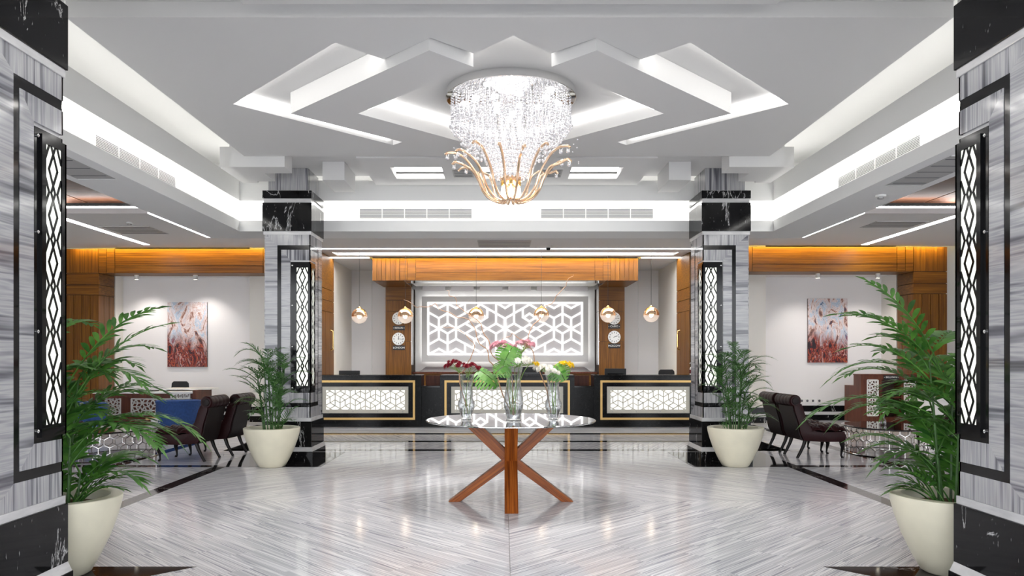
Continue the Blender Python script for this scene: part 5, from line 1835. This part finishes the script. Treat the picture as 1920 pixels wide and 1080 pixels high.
def tub_chair(x, y, rz, label):
    t = thing('tub_chair', label, 'chair', (x, y, 0), 'royal blue tub chairs by the white desk')
    R_, th, z0, z1 = .39, .085, .16, .66
    def arc(r, a): return (r * math.cos(a), r * math.sin(a))
    mb = MB()
    n = 26
    a0, a1 = math.radians(28), math.radians(332)
    rings = []
    sec = [(R_ * .94, z0), (R_, z0 + .06), (R_ * 1.01, z1 - .06), (R_ + .02, z1 - .02), (R_, z1), (R_ - th * .6, z1 + .005), (R_ - th, z1 - .04), (R_ - th, z0 + .1), (R_ - th * 1.1, z0)]
    ca, sa = math.cos(rz), math.sin(rz)
    def T(px, py, z): return (x + px * ca - py * sa, y + px * sa + py * ca, z)
    v = []
    for i in range(n + 1):
        a = a0 + (a1 - a0) * i / n
        dip = .10 * (abs(i / n - .5) * 2) ** 3
        for r, z in sec:
            zz = z - (dip if z > .5 else 0)
            px, py = arc(r, a)
            v.append(T(px, py, zz))
    k = len(sec)
    f = [(i * k + j, (i + 1) * k + j, (i + 1) * k + (j + 1) % k, i * k + (j + 1) % k) for i in range(n) for j in range(k)]
    f += [tuple(range(k)), tuple(n * k + j for j in range(k))]
    mb.add(v, f)
    mb.build('shell', 'blue', t, smooth=True)
    m2 = MB()
    m2.lathe([(0, .30), (.30, .30), (.325, .34), (.325, .42), (.30, .455), (.15, .47), (0, .475)], (x, y, 0), 32)
    m2.build('seat', 'blue', t, smooth=True)
    MB().lathe([(0, .16), (.33, .16), (.33, .30), (0, .30)], (x, y, 0), 32).build('seat_base', 'blue', t, smooth=True)
    for q in range(4):
        a = rz + PI / 4 + q * PI / 2
        MB().tube([(x + .25 * math.cos(a), y + .25 * math.sin(a), .17), (x + .28 * math.cos(a), y + .28 * math.sin(a), 0)], [.020, .014], 8).build('leg', 'chrome', t, smooth=True)
tub_chair(-6.20, 14.15, PI / 2 + .35, 'royal blue tub chair right of the white lattice desk, left lounge')
tub_chair(-7.75, 13.7, PI / 2 - .3, 'royal blue tub chair behind the left foreground palm')

# white topped desk in the left lounge
t = thing('lounge_desk', 'white topped brown desk with cut lattice front in the left lounge', 'desk', (-7.2, 15.2, 0))
MB().box(-8.15, -6.16, 14.72, 15.5, .735, .775).build('top', 'white_lacquer', t, bevel=.006)
MB().box(-6.9, -5.95, 15.0, 15.5, .80, .825).build('raised_top', 'white_lacquer', t)
MB().box(-6.86, -6.82, 15.0, 15.5, .775, .80).build('riser', 'white_lacquer', t)
MB().box(-6.17, -6.10, 14.72, 15.5, 0, .80).build('end_panel', 'red_wood', t)
MB().box(-8.15, -8.08, 14.75, 15.5, 0, .735).build('end_panel', 'red_wood', t)
MB().box(-8.08, -6.17, 14.98, 15.02, .05, .735).build('front_panel', 'red_wood', t)
MB().box(-8.10, -6.17, 14.78, 14.84, .64, .735).build('apron', 'red_wood', t)
for (x0, x1, z0, z1, s_) in ((-8.02, -7.72, .30, .68, .07), (-7.50, -6.30, .30, .62, .085), (-6.62, -6.25, .64, .73, .05)):
    y = 14.96 if z1 < .7 else 14.77
    MB().segs(star_lattice(x0, x1, z0, z1, s_, 0), .022, lambda u, v, n: (u, y + n, v), 0, .014).build('lattice', 'white_lacquer', t)
    for bb_ in ((x0, x1, z0 - .012, z0 + .012), (x0, x1, z1 - .012, z1 + .012), (x0 - .012, x0 + .012, z0, z1), (x1 - .012, x1 + .012, z0, z1)):
        MB().box(bb_[0], bb_[1], y - .002, y + .014, bb_[2], bb_[3]).build('lattice_edge', 'white_lacquer', t)
MB().box(-7.20, -6.98, 14.93, 14.97, .20, .26).build('gold_plaque', 'brass', t)
office_chair(-7.05, 15.95, 0, .93, 'black office chair behind the white topped lounge desk', .40)
t = thing('laptop', 'thin black closed laptop lying on the white lounge desk', 'laptop', (-7.15, 14.95, .775))
MB().box(-7.36, -6.98, 14.82, 15.06, .775, .787).build('base', 'black_matte', t, bevel=.003)
MB().box(-7.36, -6.98, 14.82, 15.06, .788, .798).build('lid', 'black_gloss', t, bevel=.003)

# bellman desk in the right niche
bx0, bx1, by0, by1 = 7.38, 8.64, 15.50, 16.25
t = thing('bellman_desk', 'reddish wooden porter desk with open shelves, lattice strips and BELLMAN plate', 'desk', ((bx0 + bx1) / 2, by0, 0))
MB().prism([(by0, .08), (by1, .08), (by1, .85), (by0 + .33, .85), (by0 + .33, 1.08), (by0, 1.08)], bx0, bx0 + .04, lambda u, v, n: (n, u, v)).build('side_panel', 'red_wood', t)
MB().prism([(by0, .08), (by0 + .33, .08), (by0 + .33, 1.08), (by0, 1.08)], bx1 - .04, bx1, lambda u, v, n: (n, u, v)).build('side_panel', 'red_wood', t)
MB().box(bx0 - .01, bx1, by0 - .01, by0 + .34, 1.08, 1.10).build('top', 'red_wood', t)
MB().box(bx0 + .04, bx1 - .04, by0 + .34, by1, .82, .85).build('rear_worktop', 'red_wood', t)
MB().box(bx0 + .04, bx1 - .04, by0 + .31, by0 + .33, .08, 1.08).build('back_board', 'dark_inside', t)
MB().box(bx0 + .04, bx1 - .04, by0, by0 + .30, .08, .20).build('bottom_rail', 'red_wood', t)
MB().box(bx0 + .04, bx1 - .04, by0, by0 + .30, .99, 1.08).build('top_rail', 'red_wood', t)
sx0, sx1 = bx0 + .44, bx1 - .42
MB().box(bx0 + .04, sx0, by0 + .004, by0 + .30, .20, .99).build('lattice_post', 'red_wood', t)
MB().box(sx1, bx1 - .04, by0 + .004, by0 + .30, .20, .99).build('lattice_post', 'red_wood', t)
MB().box(sx0, sx1, by0 + .02, by0 + .30, .60, .63).build('shelf', 'red_wood', t)
MB().box(bx0 + .05, bx1 - .05, by0 + .05, by0 + .5, 0, .08).build('plinth', 'black_matte', t)
for (x0, x1) in ((bx0 + .13, bx0 + .34), (bx1 - .36, bx1 - .15)):
    z0, z1 = .24, .98
    MB().segs(star_lattice(x0, x1, z0, z1, .062, PI / 6), .018, lambda u, v, n: (u, by0 - n, v), -.004, .010).build('lattice_strip', 'white_lacquer', t)
    for (a, b, c, d) in ((x0, x1, z0 - .012, z0 + .012), (x0, x1, z1 - .012, z1 + .012), (x0 - .012, x0 + .012, z0, z1), (x1 - .012, x1 + .022, z0, z1)):
        MB().box(a, b, by0 - .012, by0 + .004, c, d).build('lattice_edge', 'white_lacquer', t)
pcx = (sx0 + sx1) / 2 - .02
MB().box(pcx - .155, pcx + .155, by0 - .014, by0 + .002, .99, 1.08).build('name_plate', 'black_matte', t)
for s_ in (-1, 1):
    MB().lathe([(0, -.003), (.007, -.003), (.007, 0)], (pcx + s_ * .142, by0 - .0135, 1.035), 10, axis='y', cap=False).build('bullet', 'white_plastic', t)
text_mesh('BELLMAN', .054, 'white_plastic', t, 'lettering', lambda a, b, c: (pcx + a, by0 - .016 - c, 1.035 + b))

# white tapered drum beyond the right coffee table
o = thing('drum_table', 'white rounded drum side table beside the porter desk, behind the palm', 'side table', (8.35, 14.5, 0))
MB().lathe([(0, 0), (.37, 0), (.385, .03), (.36, .60), (.35, .64)], (8.35, 14.5, 0), 40).build('drum', 'white_lacquer', o, smooth=True)
MB().lathe([(0, .64), (.37, .64), (.375, .655), (.37, .67), (0, .67)], (8.35, 14.5, 0), 40).build('top', 'white_lacquer', o, smooth=True)

# paintings
for (cx2, z0, z1, m_, lab) in ((-7.31, 1.23, 2.72, 'paint_a', 'abstract canvas of white, blue and crimson strokes in the left lounge'), (7.41, 1.33, 2.80, 'paint_b', 'abstract canvas of dark red and white strokes in the right lounge')):
    t = thing('canvas_painting', lab, 'painting', (cx2, 17.19, z0))
    MB().box(cx2 - .455, cx2 + .455, 17.160, 17.166, z0, z1).build('painted_canvas', m_, t)
    MB().box(cx2 - .455, cx2 + .455, 17.166, 17.199, z0, z1).build('stretcher_frame', 'dark_inside', t)
# wall sockets
for k, (px, wh) in enumerate(((1503, 'first of four from the left'), (1513.5, 'second of four from the left'), (1524, 'third of four from the left'), (1536, 'nearest the porter desk'))):
    x = (px - 943.6) * 17.2 / 1400 - .047
    t = thing('wall_socket', 'white wall socket plate low on the right niche wall, ' + wh, 'socket', (x, 17.19, .40), 'row of white socket plates')
    MB().box(x - .05, x + .05, 17.188, 17.199, .40, .50).build('plate', 'white_plastic', t, bevel=.003)
    MB().lathe([(0, -.003), (.026, -.003), (.028, 0)], (x, 17.188, .45), 16, axis='y', cap=False).build('socket_face', 'grille', t)
